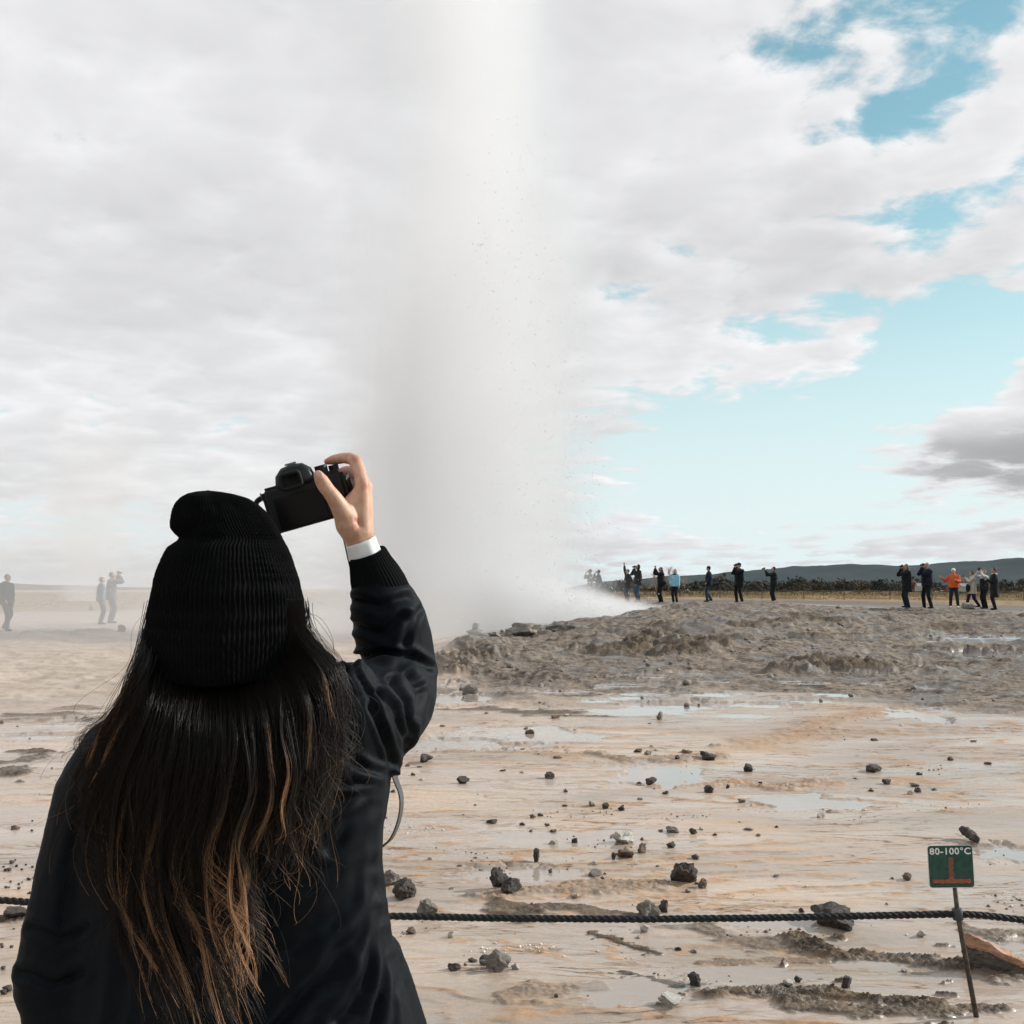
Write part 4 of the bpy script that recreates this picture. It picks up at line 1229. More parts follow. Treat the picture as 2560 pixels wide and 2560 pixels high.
# geyser pictogram: a jet over a low pool
rs = random.Random(3)
jet = []
for k in range(15):
    t = k / 14; jet.append((0.0085 + 0.0022 * rs.uniform(-1, 1) - 0.003 * (t > 0.93), -0.044 + 0.078 * t))
for k in range(15):
    t = 1 - k / 14; jet.append((-0.0085 + 0.0022 * rs.uniform(-1, 1) + 0.003 * (t > 0.93), -0.044 + 0.078 * t))
plate('jet_mark', jet, 0.0019, 0.0024, brown_m, pl)
pool = []
for k in range(20):
    t = k / 19; pool.append((0.066 - 0.132 * t, -0.045 + 0.0016 * rs.uniform(-1, 1) + 0.010 * math.exp(-((t - 0.5) / 0.06) ** 2)))
for k in range(20):
    t = k / 19; pool.append((-0.066 + 0.132 * t, -0.058 + 0.0016 * rs.uniform(-1, 1)))
plate('pool_mark', pool, 0.0021, 0.0026, red_m, pl)
for sx in (-1, 1):
    mb = MB(); c = on_plate(sx * (W2 - 0.013), -H2 + 0.0125, 0.0)
    mb.tube([c + n_v * 0.0018, c + n_v * 0.0040, c + n_v * 0.0046], [0.0034, 0.0034, 0.0022], 10)
    mb.build('screw', clamp_m, pl)
cu = bpy.data.curves.new('lettering', 'FONT'); cu.body = '80-100°C'; cu.size = 0.0335; cu.align_x = 'CENTER'; cu.align_y = 'CENTER'
cu.extrude = 0.0003; cu.offset = 0.0007; cu.space_character = 1.10
to = bpy.data.objects.new('tmp_text', cu); COL.objects.link(to)
dg = bpy.context.evaluated_depsgraph_get()
tme = bpy.data.meshes.new_from_object(to.evaluated_get(dg), depsgraph=dg); bpy.data.objects.remove(to)
Vt = get_co(tme); wid = Vt[:, 0].max() - Vt[:, 0].min(); Vt[:, 0] -= (Vt[:, 0].max() + Vt[:, 0].min()) / 2; Vt[:, 1] -= (Vt[:, 1].max() + Vt[:, 1].min()) / 2
Vt[:, 0] *= 0.142 / wid
Vt[:, 1] *= 0.0245 / (Vt[:, 1].max() - Vt[:, 1].min())
pcl = np.array(pc - ft); Vt = pcl + np.outer(Vt[:, 0], np.array(u_)) + np.outer(Vt[:, 1] + 0.0545, np.array(v_)) + np.outer(Vt[:, 2] + 0.0024, np.array(n_v))
set_co(tme, Vt); tme.materials.clear(); tme.materials.append(white_m); tme.name = 'lettering'
link('lettering', tme, pl)
# plain posts beyond the edges of the picture that carry the rope
for px in (-520, 3050):
    q = P(px, np.interp(px, xs, ysm), RD)
    f0 = Vector((q.x + 0.03, RD, gz(q.x, RD)))
    rod_post('rope_post', q + Vector((0, 0, 0.06)), f0, 'plain rusty rod that carries the rope ' + ('beyond the jacket' if px < 0 else 'beyond the reddish slab'))

# ------------------------------------------------------------------ barrier, grass and scrub behind the onlookers
fd = 62.0
fence_m = mat('weathered_post', (0.06, 0.05, 0.045), 0.8)
fx = [1700, 1800, 1905, 2010, 2110, 2225, 2330, 2440, 2560, 2680]
tops = []
for k, px in enumerate(fx):
    r = ray(px, 1490); x = r.x / r.y * fd; z = gz(x, fd)
    mb = MB(); mb.tube([(0, 0, -0.05), (0, 0, 0.5), (0.01, 0, 0.62)], [0.022, 0.02, 0.018], 8)
    o = mb.build('rope_post', fence_m); o.location = (x, fd, z)
    tag(o, 'thin dark post of the low barrier behind the onlookers', 'post', 'posts of the far rope barrier')
    tops.append(Vector((x, fd, z + 0.55)))
pts = []
for a, b in zip(tops[:-1], tops[1:]):
    for j in range(10):
        t = j / 10; q = a.lerp(b, t); q.z -= 0.45 * t * (1 - t) ; pts.append(q)
pts.append(tops[-1])
mb = MB(); mb.tube([p - pts[0] for p in pts], 0.018, 6)
o = mb.build('rope', rope_m); o.location = pts[0]
tag(o, 'thin dark rope of the far barrier sagging between posts', 'rope')

def grass_tufts(n, drange, pxrange, h, m, label, seed):
    rs = np.random.RandomState(seed); Vs = []; 
    d = np.exp(rs.uniform(math.log(drange[0]), math.log(drange[1]), n)); px = rs.uniform(*pxrange, n)
    x = (px - 1280) / FPX * d
    z = terrain(x, d, False)
    B = 5
    for b in range(B):
        a = rs.uniform(0, 6.28, n); hh = h * (0.4 + rs.rand(n)) * (0.6 + d / 150); ww = 0.014 + d * 0.00022; ln = rs.normal(0, 0.35, n) * hh
        ox = rs.normal(0, 0.12, n); oy = rs.normal(0, 0.12, n)
        p0 = np.stack([x + ox - ww, d + oy, z - 0.03], 1); p1 = np.stack([x + ox + ww, d + oy + ww * np.sin(a), z - 0.03], 1); p2 = np.stack([x + ox + ln, d + oy + ln * np.cos(a), z + hh], 1)
        Vs.append(np.stack([p0, p1, p2], 1).reshape(-1, 3))
    V = np.concatenate(Vs); me = mesh_np('grass', V, np.arange(len(V)).reshape(-1, 3), smooth=False); me.materials.append(m)
    return tag(link('grass', me), label, 'grass', kind='stuff')
gm = mat('dry_grass', (0.44, 0.335, 0.21), 0.9, 0.2, var=(0.3, 0.4, (0.38, 0.27, 0.15)))
gm2 = mat('dull_grass', (0.16, 0.125, 0.08), 0.9, 0.2, var=(0.3, 0.4, (0.08, 0.075, 0.05)))
grass_tufts(6500, (63, 120), (1380, 2760), 0.11, gm, 'dry golden grass behind the path', 31)
grass_tufts(2600, (70, 140), (1380, 2760), 0.16, gm2, 'dull brown grass among the scrub', 32)
grass_tufts(900, (60, 140), (-200, 1100), 0.07, gm, 'pale dry grass beyond the misty flat', 33)

def bush_mesh(seed, leaves=420, flat=0.62, size=0.10):
    """twiggy shrub: stems and many small leaf-sized faces through its volume; unit half width"""
    rs = np.random.RandomState(seed)
    lob = [(rs.normal(0, 0.42), rs.normal(0, 0.3), 0.35 + 0.5 * rs.rand(), 0.28 + 0.25 * rs.rand()) for _ in range(7)]
    V = []
    for k in range(leaves):
        l = lob[rs.randint(len(lob))]
        v = rs.normal(size=3); v /= np.linalg.norm(v); r = l[3] * rs.rand() ** 0.4
        c = np.array([l[0], l[1], l[2] * flat]) + v * r * np.array([1, 1, 0.8]); c[2] = max(c[2], 0.02)
        a = rs.normal(size=3); a /= np.linalg.norm(a); b = np.cross(a, rs.normal(size=3)); b /= np.linalg.norm(b)
        s = size * (0.5 + rs.rand())
        V += [c - a * s, c + b * s * 0.5, c + a * s, c - b * s * 0.5]
    me = mesh_np('foliage', np.array(V), np.arange(len(V)).reshape(-1, 4), smooth=False)
    st = MB()
    for l in lob:
        st.tube([(l[0] * 0.15, l[1] * 0.15, -0.05), (l[0] * 0.6, l[1] * 0.6, l[2] * flat * 0.5), (l[0], l[1], l[2] * flat + 0.15)], [0.03, 0.02, 0.008], 5)
    return me, st.mesh('stem')
leaf_ms = [mat('scrub_leaves', (0.060, 0.055, 0.040), 0.9, 0.1, var=(2.0, 0.4, (0.095, 0.075, 0.05))), mat('dark_scrub_leaves', (0.040, 0.045, 0.038), 0.9, 0.1, var=(2.0, 0.4, (0.07, 0.065, 0.05))), mat('tan_scrub_leaves', (0.20, 0.15, 0.10), 0.9, 0.1, var=(2.0, 0.4, (0.12, 0.09, 0.06)))]
bark = mat('twig_bark', (0.09, 0.07, 0.06), 0.9)
pale_bark = mat('pale_twigs', (0.30, 0.25, 0.22), 0.9)
BV = []
for k in range(5):
    f_, s_ = bush_mesh(700 + k)
    fs = []
    for m in leaf_ms:
        c = f_.copy(); c.materials.append(m); fs.append(c)
    s_.materials.append(bark); BV.append((fs, s_))
rs = np.random.RandomState(77)
BL = ['dark leafless scrub bush beyond the golden grass', 'greenish black scrub bush beyond the golden grass', 'tan scrub bush beyond the golden grass']
def bush(px, d, wpx, ci, hs=1.0):
    x = (px - 1280) / FPX * d; w = wpx / FPX * d / 2
    k = rs.randint(len(BV))
    e = empty('bush', (x, d, gz(x, d)), rs.uniform(0, 6.28), BL[ci], 'bush', 'scrub beyond the grass, ' + ('dark', 'greenish', 'tan')[ci])
    e.scale = (w, w, w * hs)
    link('foliage', BV[k][0][ci], e); link('stem', BV[k][1], e)
for k in range(15):                                   # the thick dark clump
    bush(rs.uniform(1960, 2180), rs.uniform(125, 150), rs.uniform(45, 90), 0 if rs.rand() < 0.6 else 1, rs.uniform(0.8, 1.1))
for k in range(72):
    bush(rs.uniform(1500, 2680), rs.uniform(125, 210), rs.uniform(50, 110), rs.choice([0, 1, 1, 1, 1, 2]), rs.uniform(0.5, 0.95))
for k in range(14):
    bush(rs.uniform(1480, 2680), rs.uniform(90, 120), rs.uniform(12, 30), rs.choice([0, 1, 2]), rs.uniform(0.6, 0.9))

def bare_tree(px, base_py, top_py, d, seed, label):
    p = P(px, base_py, d); p.z = gz(p.x, d); H = (P(px, top_py, d).z - p.z)
    e = empty('bare_tree', p, label=label, cat='tree', group='small bare trees behind the onlookers')
    rr = random.Random(seed); tw = MB()
    def grow(a, dirn, l, r, lev, out):
        b = a + dirn * l
        out.tube([a, a.lerp(b, 0.5) + Vector((rr.uniform(-1, 1), rr.uniform(-1, 1), 0)) * l * 0.06, b], [r, r * 0.8, r * 0.6], 5)
        if lev == 0: return
        for _ in range(rr.choice((3, 4))):
            nd = (dirn + Vector((rr.uniform(-1, 1), rr.uniform(-1, 1), rr.uniform(-0.2, 0.6))) * 0.62).normalized()
            grow(a.lerp(b, rr.uniform(0.45, 1.0)), nd, l * rr.uniform(0.5, 0.72), r * 0.55, lev - 1, tw)
    tr = MB()
    grow(Vector((0, 0, -0.1)), Vector((rr.uniform(-0.1, 0.1), 0, 1)).normalized(), H * 0.42, H * 0.022, 4, tr)
    tr.build('trunk', bark, e); tw.build('crown', pale_bark, e)
bare_tree(1640, 1478, 1410, 90.0, 1, 'small bare tree behind the spray bank, left of the long-haired onlooker')
bare_tree(1668, 1476, 1398, 95.0, 2, 'taller bare tree rising behind the long-haired onlooker')
bare_tree(1712, 1476, 1422, 92.0, 3, 'small bare tree right of the light blue jacket')

# a few pale mounds of earth and a hut on the plain
hut_m = mat('pale_wall', (0.36, 0.34, 0.31), 0.8); roof_m = mat('grey_roof', (0.22, 0.22, 0.22), 0.7); win_m = mat('dark_window', (0.02, 0.025, 0.03), 0.2)
def hut(px, d, w, h, label):
    x = (px - 1280) / FPX * d
    e = empty('hut', (x, d, gz(x, d)), 0.2, label, 'hut')
    mb = MB(); mb.box((0, 0, h / 2), (w, w * 0.6, h)); mb.build('wall', hut_m, e, smooth=False)
    mb = MB(); mb.loft([[(-w * .55, -w * .36, h), (w * .55, -w * .36, h), (w * .55, w * .36, h), (-w * .55, w * .36, h)], [(-w * .55, -0.02, h * 1.5), (w * .55, -0.02, h * 1.5), (w * .55, 0.02, h * 1.5), (-w * .55, 0.02, h * 1.5)]])
    mb.build('roof', roof_m, e, smooth=False)
    mb = MB(); mb.box((w * 0.15, -w * 0.3 - 0.012, h * 0.5), (w * 0.22, 0.03, h * 0.4)); mb.build('window', win_m, e, smooth=False)
hut(2298, 118.0, 0.9, 0.7, 'small pale hut half hidden in the scrub between the two photographers')
hut(2410, 122.0, 1.4, 0.7, 'pale low hut behind the orange jacket')
# ------------------------------------------------------------------ the woman in front
WD = 1.66
jacket_m = mat('black_jacket_cloth', (0.0034, 0.0050, 0.0070), 0.62, 0.085, bump=(900, 0.25, 0.0006), var=(7, 0.6, (0.0046, 0.0066, 0.0092)))
rib_m = mat('black_rib_knit', (0.0055, 0.006, 0.0065), 0.9, 0.06, bump=(700, 0.4, 0.0008))
knit_m = mat('black_wool', (0.0050, 0.0052, 0.0053), 0.95, 0.05, bump=(420, 0.9, 0.0018))
shirt_m = mat('white_shirt', (0.80, 0.80, 0.80), 0.8, 0.3, bump=(500, 0.2, 0.0006))
trouser_m = mat('dark_trousers', (0.012, 0.014, 0.02), 0.8, 0.3)
boot_m = mat('black_boots', (0.015, 0.014, 0.013), 0.5)

def skin_mat():
    m = bpy.data.materials.new('skin'); m.use_nodes = True
    t = m.node_tree; g = G(t); b = t.nodes['Principled BSDF']
    co = g.n('ShaderNodeTexCoord').outputs['Object']
    f = g.step(g.noise(co, 55.0, 5, 0.6), 0.35, 0.65)
    c = g.mix(f, (0.50, 0.275, 0.175), (0.60, 0.36, 0.245))
    c = g.mix(g.m('MULTIPLY', g.attr('blush'), 0.75), c, (0.42, 0.135, 0.085))
    g.link(c, b.inputs['Base Color'])
    b.inputs['Roughness'].default_value = 0.48
    b.inputs['Subsurface Weight'].default_value = 0.12
    b.inputs['Subsurface Radius'].default_value = (1.0, 0.35, 0.2)
    b.inputs['Subsurface Scale'].default_value = 0.006
    bn = g.n('ShaderNodeBump'); bn.inputs['Strength'].default_value = 0.5; bn.inputs['Distance'].default_value = 0.0010
    g.link(g.noise(co, 420.0, 4, 0.65), bn.inputs['Height']); g.link(bn.outputs[0], b.inputs['Normal'])
    return m
skin_m = skin_mat()
nail_m = mat('finger_nail', (0.62, 0.40, 0.33), 0.28, 0.5)

woman_foot = Vector(P(570, 1470, WD)); woman_foot.z = gz(woman_foot.x, WD)
woman = empty('person', woman_foot, label='woman seen from behind in black beanie and jacket raising a camera', cat='person')
O = woman_foot
def W(px, py, d): return P(px, py, d) - O

# --- body: one skin, fine at the hand that holds the camera
def chain(mb, pts, n=14):
    """pts: (px, py, depth, radius m)"""
    pr = None
    for q in pts:
        c = (W(q[0], q[1], q[2]), q[3])
        if pr is not None:
            mb.capsule(pr[0], c[0], pr[1], c[1], n)
        pr = c
hd = MB()
wr = (893, 1362, 1.806)
# forearm and wrist, heel of the hand, back of the hand
chain(hd, [(925, 1450, 1.822, 0.020), (907, 1395, 1.814, 0.0200), (897, 1362, 1.809, 0.0195), (893, 1330, 1.805, 0.0215)])
chain(hd, [(888, 1350, 1.806, 0.0165), (870, 1312, 1.796, 0.021), (862, 1285, 1.792, 0.019)])
for a, b_, ra, rb in (((905, 1335, 1.806), (905, 1214, 1.806), 0.0185, 0.0128), ((908, 1330, 1.812), (913, 1216, 1.822), 0.0175, 0.0120), ((906, 1330, 1.818), (911, 1232, 1.838), 0.0165, 0.0112), ((902, 1330, 1.822), (905, 1252, 1.850), 0.0155, 0.0105),
                      ((885, 1320, 1.802), (885, 1245, 1.803), 0.0185, 0.0125), ((872, 1300, 1.80), (893, 1236, 1.806), 0.018, 0.012), ((860, 1290, 1.796), (880, 1240, 1.806), 0.015, 0.008)):
    chain(hd, [a + (ra,), b_ + (rb,)])
# index finger arched over the shutter, its middle joint the highest point
chain(hd, [(906, 1212, 1.806, 0.0125), (899, 1180, 1.815, 0.0112), (889, 1153, 1.826, 0.0112), (877, 1146, 1.834, 0.0103), (858, 1145, 1.842, 0.0092), (848, 1147, 1.847, 0.0094), (832, 1150, 1.853, 0.0083), (818, 1154, 1.858, 0.0058)])
# middle, ring and little finger wrapped round the front of the grip
chain(hd, [(914, 1216, 1.822, 0.0120), (900, 1190, 1.850, 0.0108), (884, 1178, 1.872, 0.0104), (864, 1178, 1.890, 0.0094), (846, 1184, 1.894, 0.0074)])
chain(hd, [(912, 1232, 1.838, 0.0112), (900, 1214, 1.866, 0.0104), (882, 1206, 1.886, 0.0099), (860, 1208, 1.897, 0.0090), (844, 1214, 1.897, 0.0072)])
chain(hd, [(906, 1252, 1.850, 0.0104), (896, 1240, 1.874, 0.0094), (880, 1234, 1.888, 0.0090), (862, 1236, 1.896, 0.0080), (848, 1241, 1.896, 0.0066)])
# thumb laid across the back plate
chain(hd, [(866, 1300, 1.794, 0.0185), (852, 1272, 1.782, 0.0158), (836, 1246, 1.772, 0.0132), (822, 1228, 1.768, 0.0118), (812, 1215, 1.766, 0.0122), (803, 1200, 1.764, 0.0114), (796, 1188, 1.765, 0.0085)])
hand_me = fuse_mesh('hand', hd, 0.0021, 3, 0.5)
V = get_co(hand_me); N = get_no(hand_me)
hp = np.array(PX(V[:, 0] + O.x, V[:, 1] + O.y, V[:, 2] + O.z)).T
def crease(V, N, hp, pts, w, dep, near=None):
    d = segdist(hp[:, 0], hp[:, 1], pts)
    k = np.exp(-(d / w) ** 2) * (N[:, 1] < 0.1)
    if near is not None: k = k * (V[:, 1] + O.y < near)
    V += N * (-dep * k)[:, None]
for pts, w, dep in (([(802, 1219), (822, 1208)], 2.2, 0.0006), ([(805, 1222), (824, 1212)], 1.8, 0.0005), ([(876, 1222), (868, 1234)], 4.0, 0.0012), ([(893, 1303), (900, 1312)], 7.0, 0.0022), ([(873, 1228), (886, 1250)], 5.0, 0.0010), ([(846, 1140), (850, 1153)], 2.2, 0.0007), ([(890, 1142), (880, 1153)], 2.5, 0.0005)):
    crease(V, N, hp, pts, w, dep)
set_co(hand_me, V)
bl = np.zeros(len(V))
for c, r in (((796, 1190), 16), ((893, 1305), 14), ((818, 1153), 14), ((850, 1180), 24), ((886, 1150), 10), ((915, 1214), 10), ((868, 1232), 12)):
    bl = np.maximum(bl, np.exp(-((hp[:, 0] - c[0]) ** 2 + (hp[:, 1] - c[1]) ** 2) / r ** 2))
hand_bl = bl
# rest of the body
bd = MB()
hc = W(566, 1520, 1.655)
bd.ball(hc, (0.078, 0.098, 0.112), 20, 14)
bd.ball(hc + Vector((0, 0.035, -0.055)), (0.058, 0.062, 0.060), 16, 10)               # jaw
bd.capsule(hc + Vector((0, 0.098, -0.005)), hc + Vector((0, 0.116, -0.030)), 0.010, 0.014)   # nose
bd.ball(hc + Vector((0, 0.092, -0.070)), (0.024, 0.012, 0.010), 10, 6)                # lips
for s in (-1, 1):
    bd.ball(hc + Vector((s * 0.078, 0.0, -0.015)), (0.010, 0.020, 0.030), 10, 8)      # ears
    bd.ball(hc + Vector((s * 0.032, 0.084, 0.012)), 0.014, 8, 6)                      # eyelids
bd.capsule(hc + Vector((0, -0.005, -0.07)), W(566, 1760, 1.665), 0.055, 0.060)
bd.capsule(W(480, 1830, 1.67), W(680, 1820, 1.67), 0.085, 0.085)
bd.capsule(W(570, 1900, 1.665), W(580, 2400, 1.665), 0.115, 0.105)
hipz = 0.90 - 0.0
for s in (-1, 1):
    hx = s * 0.09
    bd.capsule((hx, 0.0, 0.90), (hx * 1.1, 0.015, 0.49), 0.088, 0.056)
    bd.capsule((hx * 1.1, 0.015, 0.49), (hx * 1.15, 0.0, 0.10), 0.052, 0.036)
    bd.capsule((hx * 1.15, -0.03, 0.05), (hx * 1.3, 0.15, 0.035), 0.034, 0.028)
bd.capsule((-0.07, 0, 0.93), (0.07, 0, 0.93), 0.11, 0.11)
chain(bd, [(300, 1950, 1.67, 0.050), (180, 2300, 1.66, 0.042), (155, 2480, 1.655, 0.038), (165, 2760, 1.63, 0.027)])
chain(bd, [(820, 1800, 1.68, 0.055), (940, 1745, 1.77, 0.048), (1005, 1690, 1.86, 0.040), (965, 1520, 1.84, 0.034), (935, 1455, 1.825, 0.022)])
body_me = fuse_mesh('body', bd, 0.011, 5)
# the hand at her side
h2 = MB()
wl = W(165, 2760, 1.63)
h2.capsule(wl + Vector((0, 0, 0.03)), wl + Vector((0.0, 0.0, -0.02)), 0.024, 0.022)
for k in range(4):
    y0 = -0.030 + 0.020 * k
    h2.capsule(wl + Vector((0, y0 * 0.6, -0.02)), wl + Vector((0.004, y0, -0.085)), 0.013, 0.011)
    ln = (0.060, 0.072, 0.068, 0.055)[k]
    h2.capsule(wl + Vector((0.004, y0, -0.085)), wl + Vector((0.012, y0, -0.085 - ln * 0.55)), 0.0098, 0.009)
    h2.capsule(wl + Vector((0.012, y0, -0.085 - ln * 0.55)), wl + Vector((0.030, y0, -0.085 - ln)), 0.0088, 0.007)
h2.capsule(wl + Vector((0.002, 0.02, -0.03)), wl + Vector((0.015, 0.048, -0.065)), 0.014, 0.011)
h2.capsule(wl + Vector((0.015, 0.048, -0.065)), wl + Vector((0.026, 0.050, -0.100)), 0.0105, 0.008)
hand2_me = fuse_mesh('hand', h2, 0.0035, 2)
def join(name, meshes, mats):
    Vs, Fs, off = [], [], 0
    for m in meshes:
        v = get_co(m); Vs.append(v)
        q = np.empty(len(m.loops), dtype=np.int32); m.loops.foreach_get('vertex_index', q)
        tot = np.empty(len(m.polygons), dtype=np.int32); m.polygons.foreach_get('loop_total', tot)
        assert (tot == 4).all()
        Fs.append(q.reshape(-1, 4) + off); off += len(v)
    me = mesh_np(name, np.concatenate(Vs), np.concatenate(Fs))
    for m in mats: me.materials.append(m)
    return me
bm_all = join('body', [body_me, hand_me, hand2_me], [skin_m])
fattr(bm_all, 'blush', np.concatenate([np.zeros(len(body_me.vertices)), hand_bl, np.zeros(len(hand2_me.vertices))]))
body_o = link('body', bm_all, woman)
# thumb nail and finger nail
def nail(px, py, d, w, l, ang, tilt=0.0):
    mb = MB(); c = W(px, py, d); rot = Matrix.Rotation(ang, 3, 'Y')
    mb.ball(c, (w, 0.0022, l), 12, 8, rot)
    return mb.build('nail', nail_m, body_o)
nail(799, 1188, 1.7542, 0.0056, 0.0078, -0.55)
# --- trousers and boots
tr = MB()
tr.capsule((-0.075, 0, 0.92), (0.075, 0, 0.92), 0.125, 0.125)
for s in (-1, 1):
    hx = s * 0.09
    tr.capsule((hx, 0.0, 0.90), (hx * 1.1, 0.015, 0.49), 0.102, 0.070)
    tr.capsule((hx * 1.1, 0.015, 0.49), (hx * 1.15, 0.0, 0.15), 0.068, 0.052)
fuse('trousers', tr, trouser_m, woman, 0.012, 5)
for s in (-1, 1):
    bo = MB(); hx = s * 0.104
    bo.capsule((hx, 0.0, 0.22), (hx, 0.0, 0.08), 0.055, 0.050)
    bo.capsule((hx, -0.035, 0.045), (hx * 1.12, 0.16, 0.040), 0.046, 0.040)
    bo.box((hx * 1.05, 0.06, 0.012), (0.086, 0.27, 0.024))
    fuse('boot', bo, boot_m, woman, 0.008, 3)

# --- jacket
jk = MB()
def torso_ring(py, xl, xr, d, th, n=28, back=0.0):
    a = W(xl, py, d); b = W(xr, py, d); c = (a + b) / 2; rx = (b.x - a.x) / 2
    out = []
    for i in range(n):
        t = 2 * math.pi * i / n
        sx = math.copysign(abs(math.cos(t)) ** 0.85, math.cos(t)); sy = math.copysign(abs(math.sin(t)) ** 0.85, math.sin(t))
        out.append(c + Vector((rx * sx, th * sy + back, 0)))
    return out
TR = [(1655, 520, 640, 1.66, 0.050), (1690, 475, 760, 1.66, 0.068), (1730, 400, 850, 1.66, 0.085), (1790, 320, 915, 1.665, 0.105), (1850, 255, 955, 1.665, 0.118), (1910, 215, 975, 1.665, 0.125), (1965, 200, 978, 1.665, 0.128), (2050, 200, 962, 1.665, 0.126),
      (2150, 195, 956, 1.665, 0.122), (2250, 190, 964, 1.665, 0.122), (2350, 185, 980, 1.665, 0.126), (2450, 180, 1006, 1.665, 0.132), (2560, 175, 1036, 1.665, 0.138), (2680, 170, 1052, 1.665, 0.142), (2800, 172, 1052, 1.665, 0.142), (2850, 190, 1035, 1.665, 0.135)]
jk.loft([torso_ring(*t) for t in TR])
chain(jk, [(330, 1905, 1.668, 0.080), (262, 1985, 1.668, 0.072), (205, 2180, 1.665, 0.066), (172, 2330, 1.660, 0.064), (148, 2455, 1.656, 0.0625), (156, 2500, 1.654, 0.056), (160, 2600, 1.645, 0.054), (165, 2700, 1.635, 0.044)], 20)
chain(jk, [(700, 1775, 1.640, 0.060), (800, 1745, 1.630, 0.050), (868, 1718, 1.632, 0.040), (886, 1712, 1.640, 0.036)], 16)           # lifted shoulder seam
chain(jk, [(860, 1810, 1.668, 0.088), (925, 1790, 1.725, 0.083), (975, 1748, 1.79, 0.074), (1012, 1706, 1.862, 0.058), (1006, 1680, 1.872, 0.060), (990, 1620, 1.862, 0.0645), (972, 1550, 1.848, 0.0635), (958, 1502, 1.838, 0.0555), (946, 1468, 1.830, 0.046)], 22)
chain(jk, [(938, 1880, 1.69, 0.045), (985, 1798, 1.77, 0.036), (1040, 1722, 1.85, 0.032)], 16)                                             # cloth hanging under the raised arm
chain(jk, [(960, 2380, 1.71, 0.026), (992, 2480, 1.71, 0.030), (1015, 2580, 1.71, 0.034), (1025, 2760, 1.70, 0.032)], 14)
jme = fuse_mesh('jacket', jk, 0.0052, 5, 0.5)
V = get_co(jme); N = get_no(jme)
hpx, hpy = PX(V[:, 0] + O.x, V[:, 1] + O.y, V[:, 2] + O.z)
facing = sstep(-N[:, 1], -0.15, 0.40)
disp = np.zeros(len(V))
wob = 14 * fbm(hpx / 140.0, hpy / 140.0, oct=2)
FOLDS = [([(955, 2225), (900, 2330), (800, 2450), (690, 2570)], 26, 0.0075), ([(962, 2290), (915, 2400), (850, 2560)], 22, 0.0070), ([(972, 2340), (950, 2450), (925, 2570)], 18, 0.0065), ([(985, 2400), (985, 2480), (985, 2570)], 14, 0.005),
         ([(945, 2180), (860, 2270), (760, 2350), (640, 2410)], 30, 0.0045), ([(985, 1945), (920, 1925), (850, 1880)], 15, 0.0060), ([(985, 1955), (900, 1962), (800, 1945)], 15, 0.0060), ([(980, 1965), (900, 1995), (780, 2035)], 18, 0.0055), ([(975, 1980), (905, 2040), (820, 2120)], 22, 0.0045),
         ([(950, 1735), (990, 1775), (1012, 1850), (1000, 1925)], 13, 0.0060), ([(975, 1700), (1018, 1760), (1030, 1830), (1012, 1900)], 12, 0.0065), ([(1020, 1690), (1055, 1740), (1050, 1800)], 12, 0.0050), ([(925, 1770), (955, 1830), (975, 1900)], 12, 0.0045),
         ([(880, 1655), (960, 1625), (1020, 1632), (1075, 1672)], 13, 0.0085), ([(905, 1650), (985, 1665), (1050, 1712)], 12, 0.0060), ([(876, 1565), (950, 1580), (1010, 1545)], 15, 0.0055), ([(885, 1500), (950, 1520), (1030, 1500)], 14, 0.0050), ([(1000, 1600), (1030, 1560), (1045, 1520)], 14, 0.004),
         ([(200, 1985), (190, 2120), (150, 2300)], 18, 0.004), ([(60, 2440), (130, 2455), (190, 2420)], 14, 0.006), ([(90, 2330), (150, 2350), (210, 2310)], 16, 0.0045), ([(300, 1830), (260, 1900), (245, 1980)], 16, 0.004), ([(330, 2300), (300, 2430), (290, 2560)], 26, 0.004)]
for pts, w, dep in FOLDS:
    d = segdist(hpx + wob, hpy + wob, pts)
    w = w * 0.72
    disp += facing * (-1.25 * dep * np.exp(-(d / w) ** 2) + 0.75 * dep * np.exp(-((d - 1.9 * w) / (0.9 * w)) ** 2))
seam = segdist(hpx, hpy, [(893, 1658), (928, 1718), (960, 1790), (982, 1868), (986, 1950)])
disp += facing * (0.0042 * np.exp(-(seam / 8.0) ** 2) - 0.0030 * np.exp(-((seam - 14) / 6.0) ** 2))
disp += 0.0022 * fbm(V[:, 0] * 9, V[:, 1] * 9, V[:, 2] * 6, oct=3) + 0.0007 * fbm(V[:, 0] * 40, V[:, 1] * 40, V[:, 2] * 40, oct=2)
set_co(jme, V + N * disp[:, None])
jme.materials.clear(); jme.materials.append(jacket_m)
jacket = link('jacket', jme, woman)
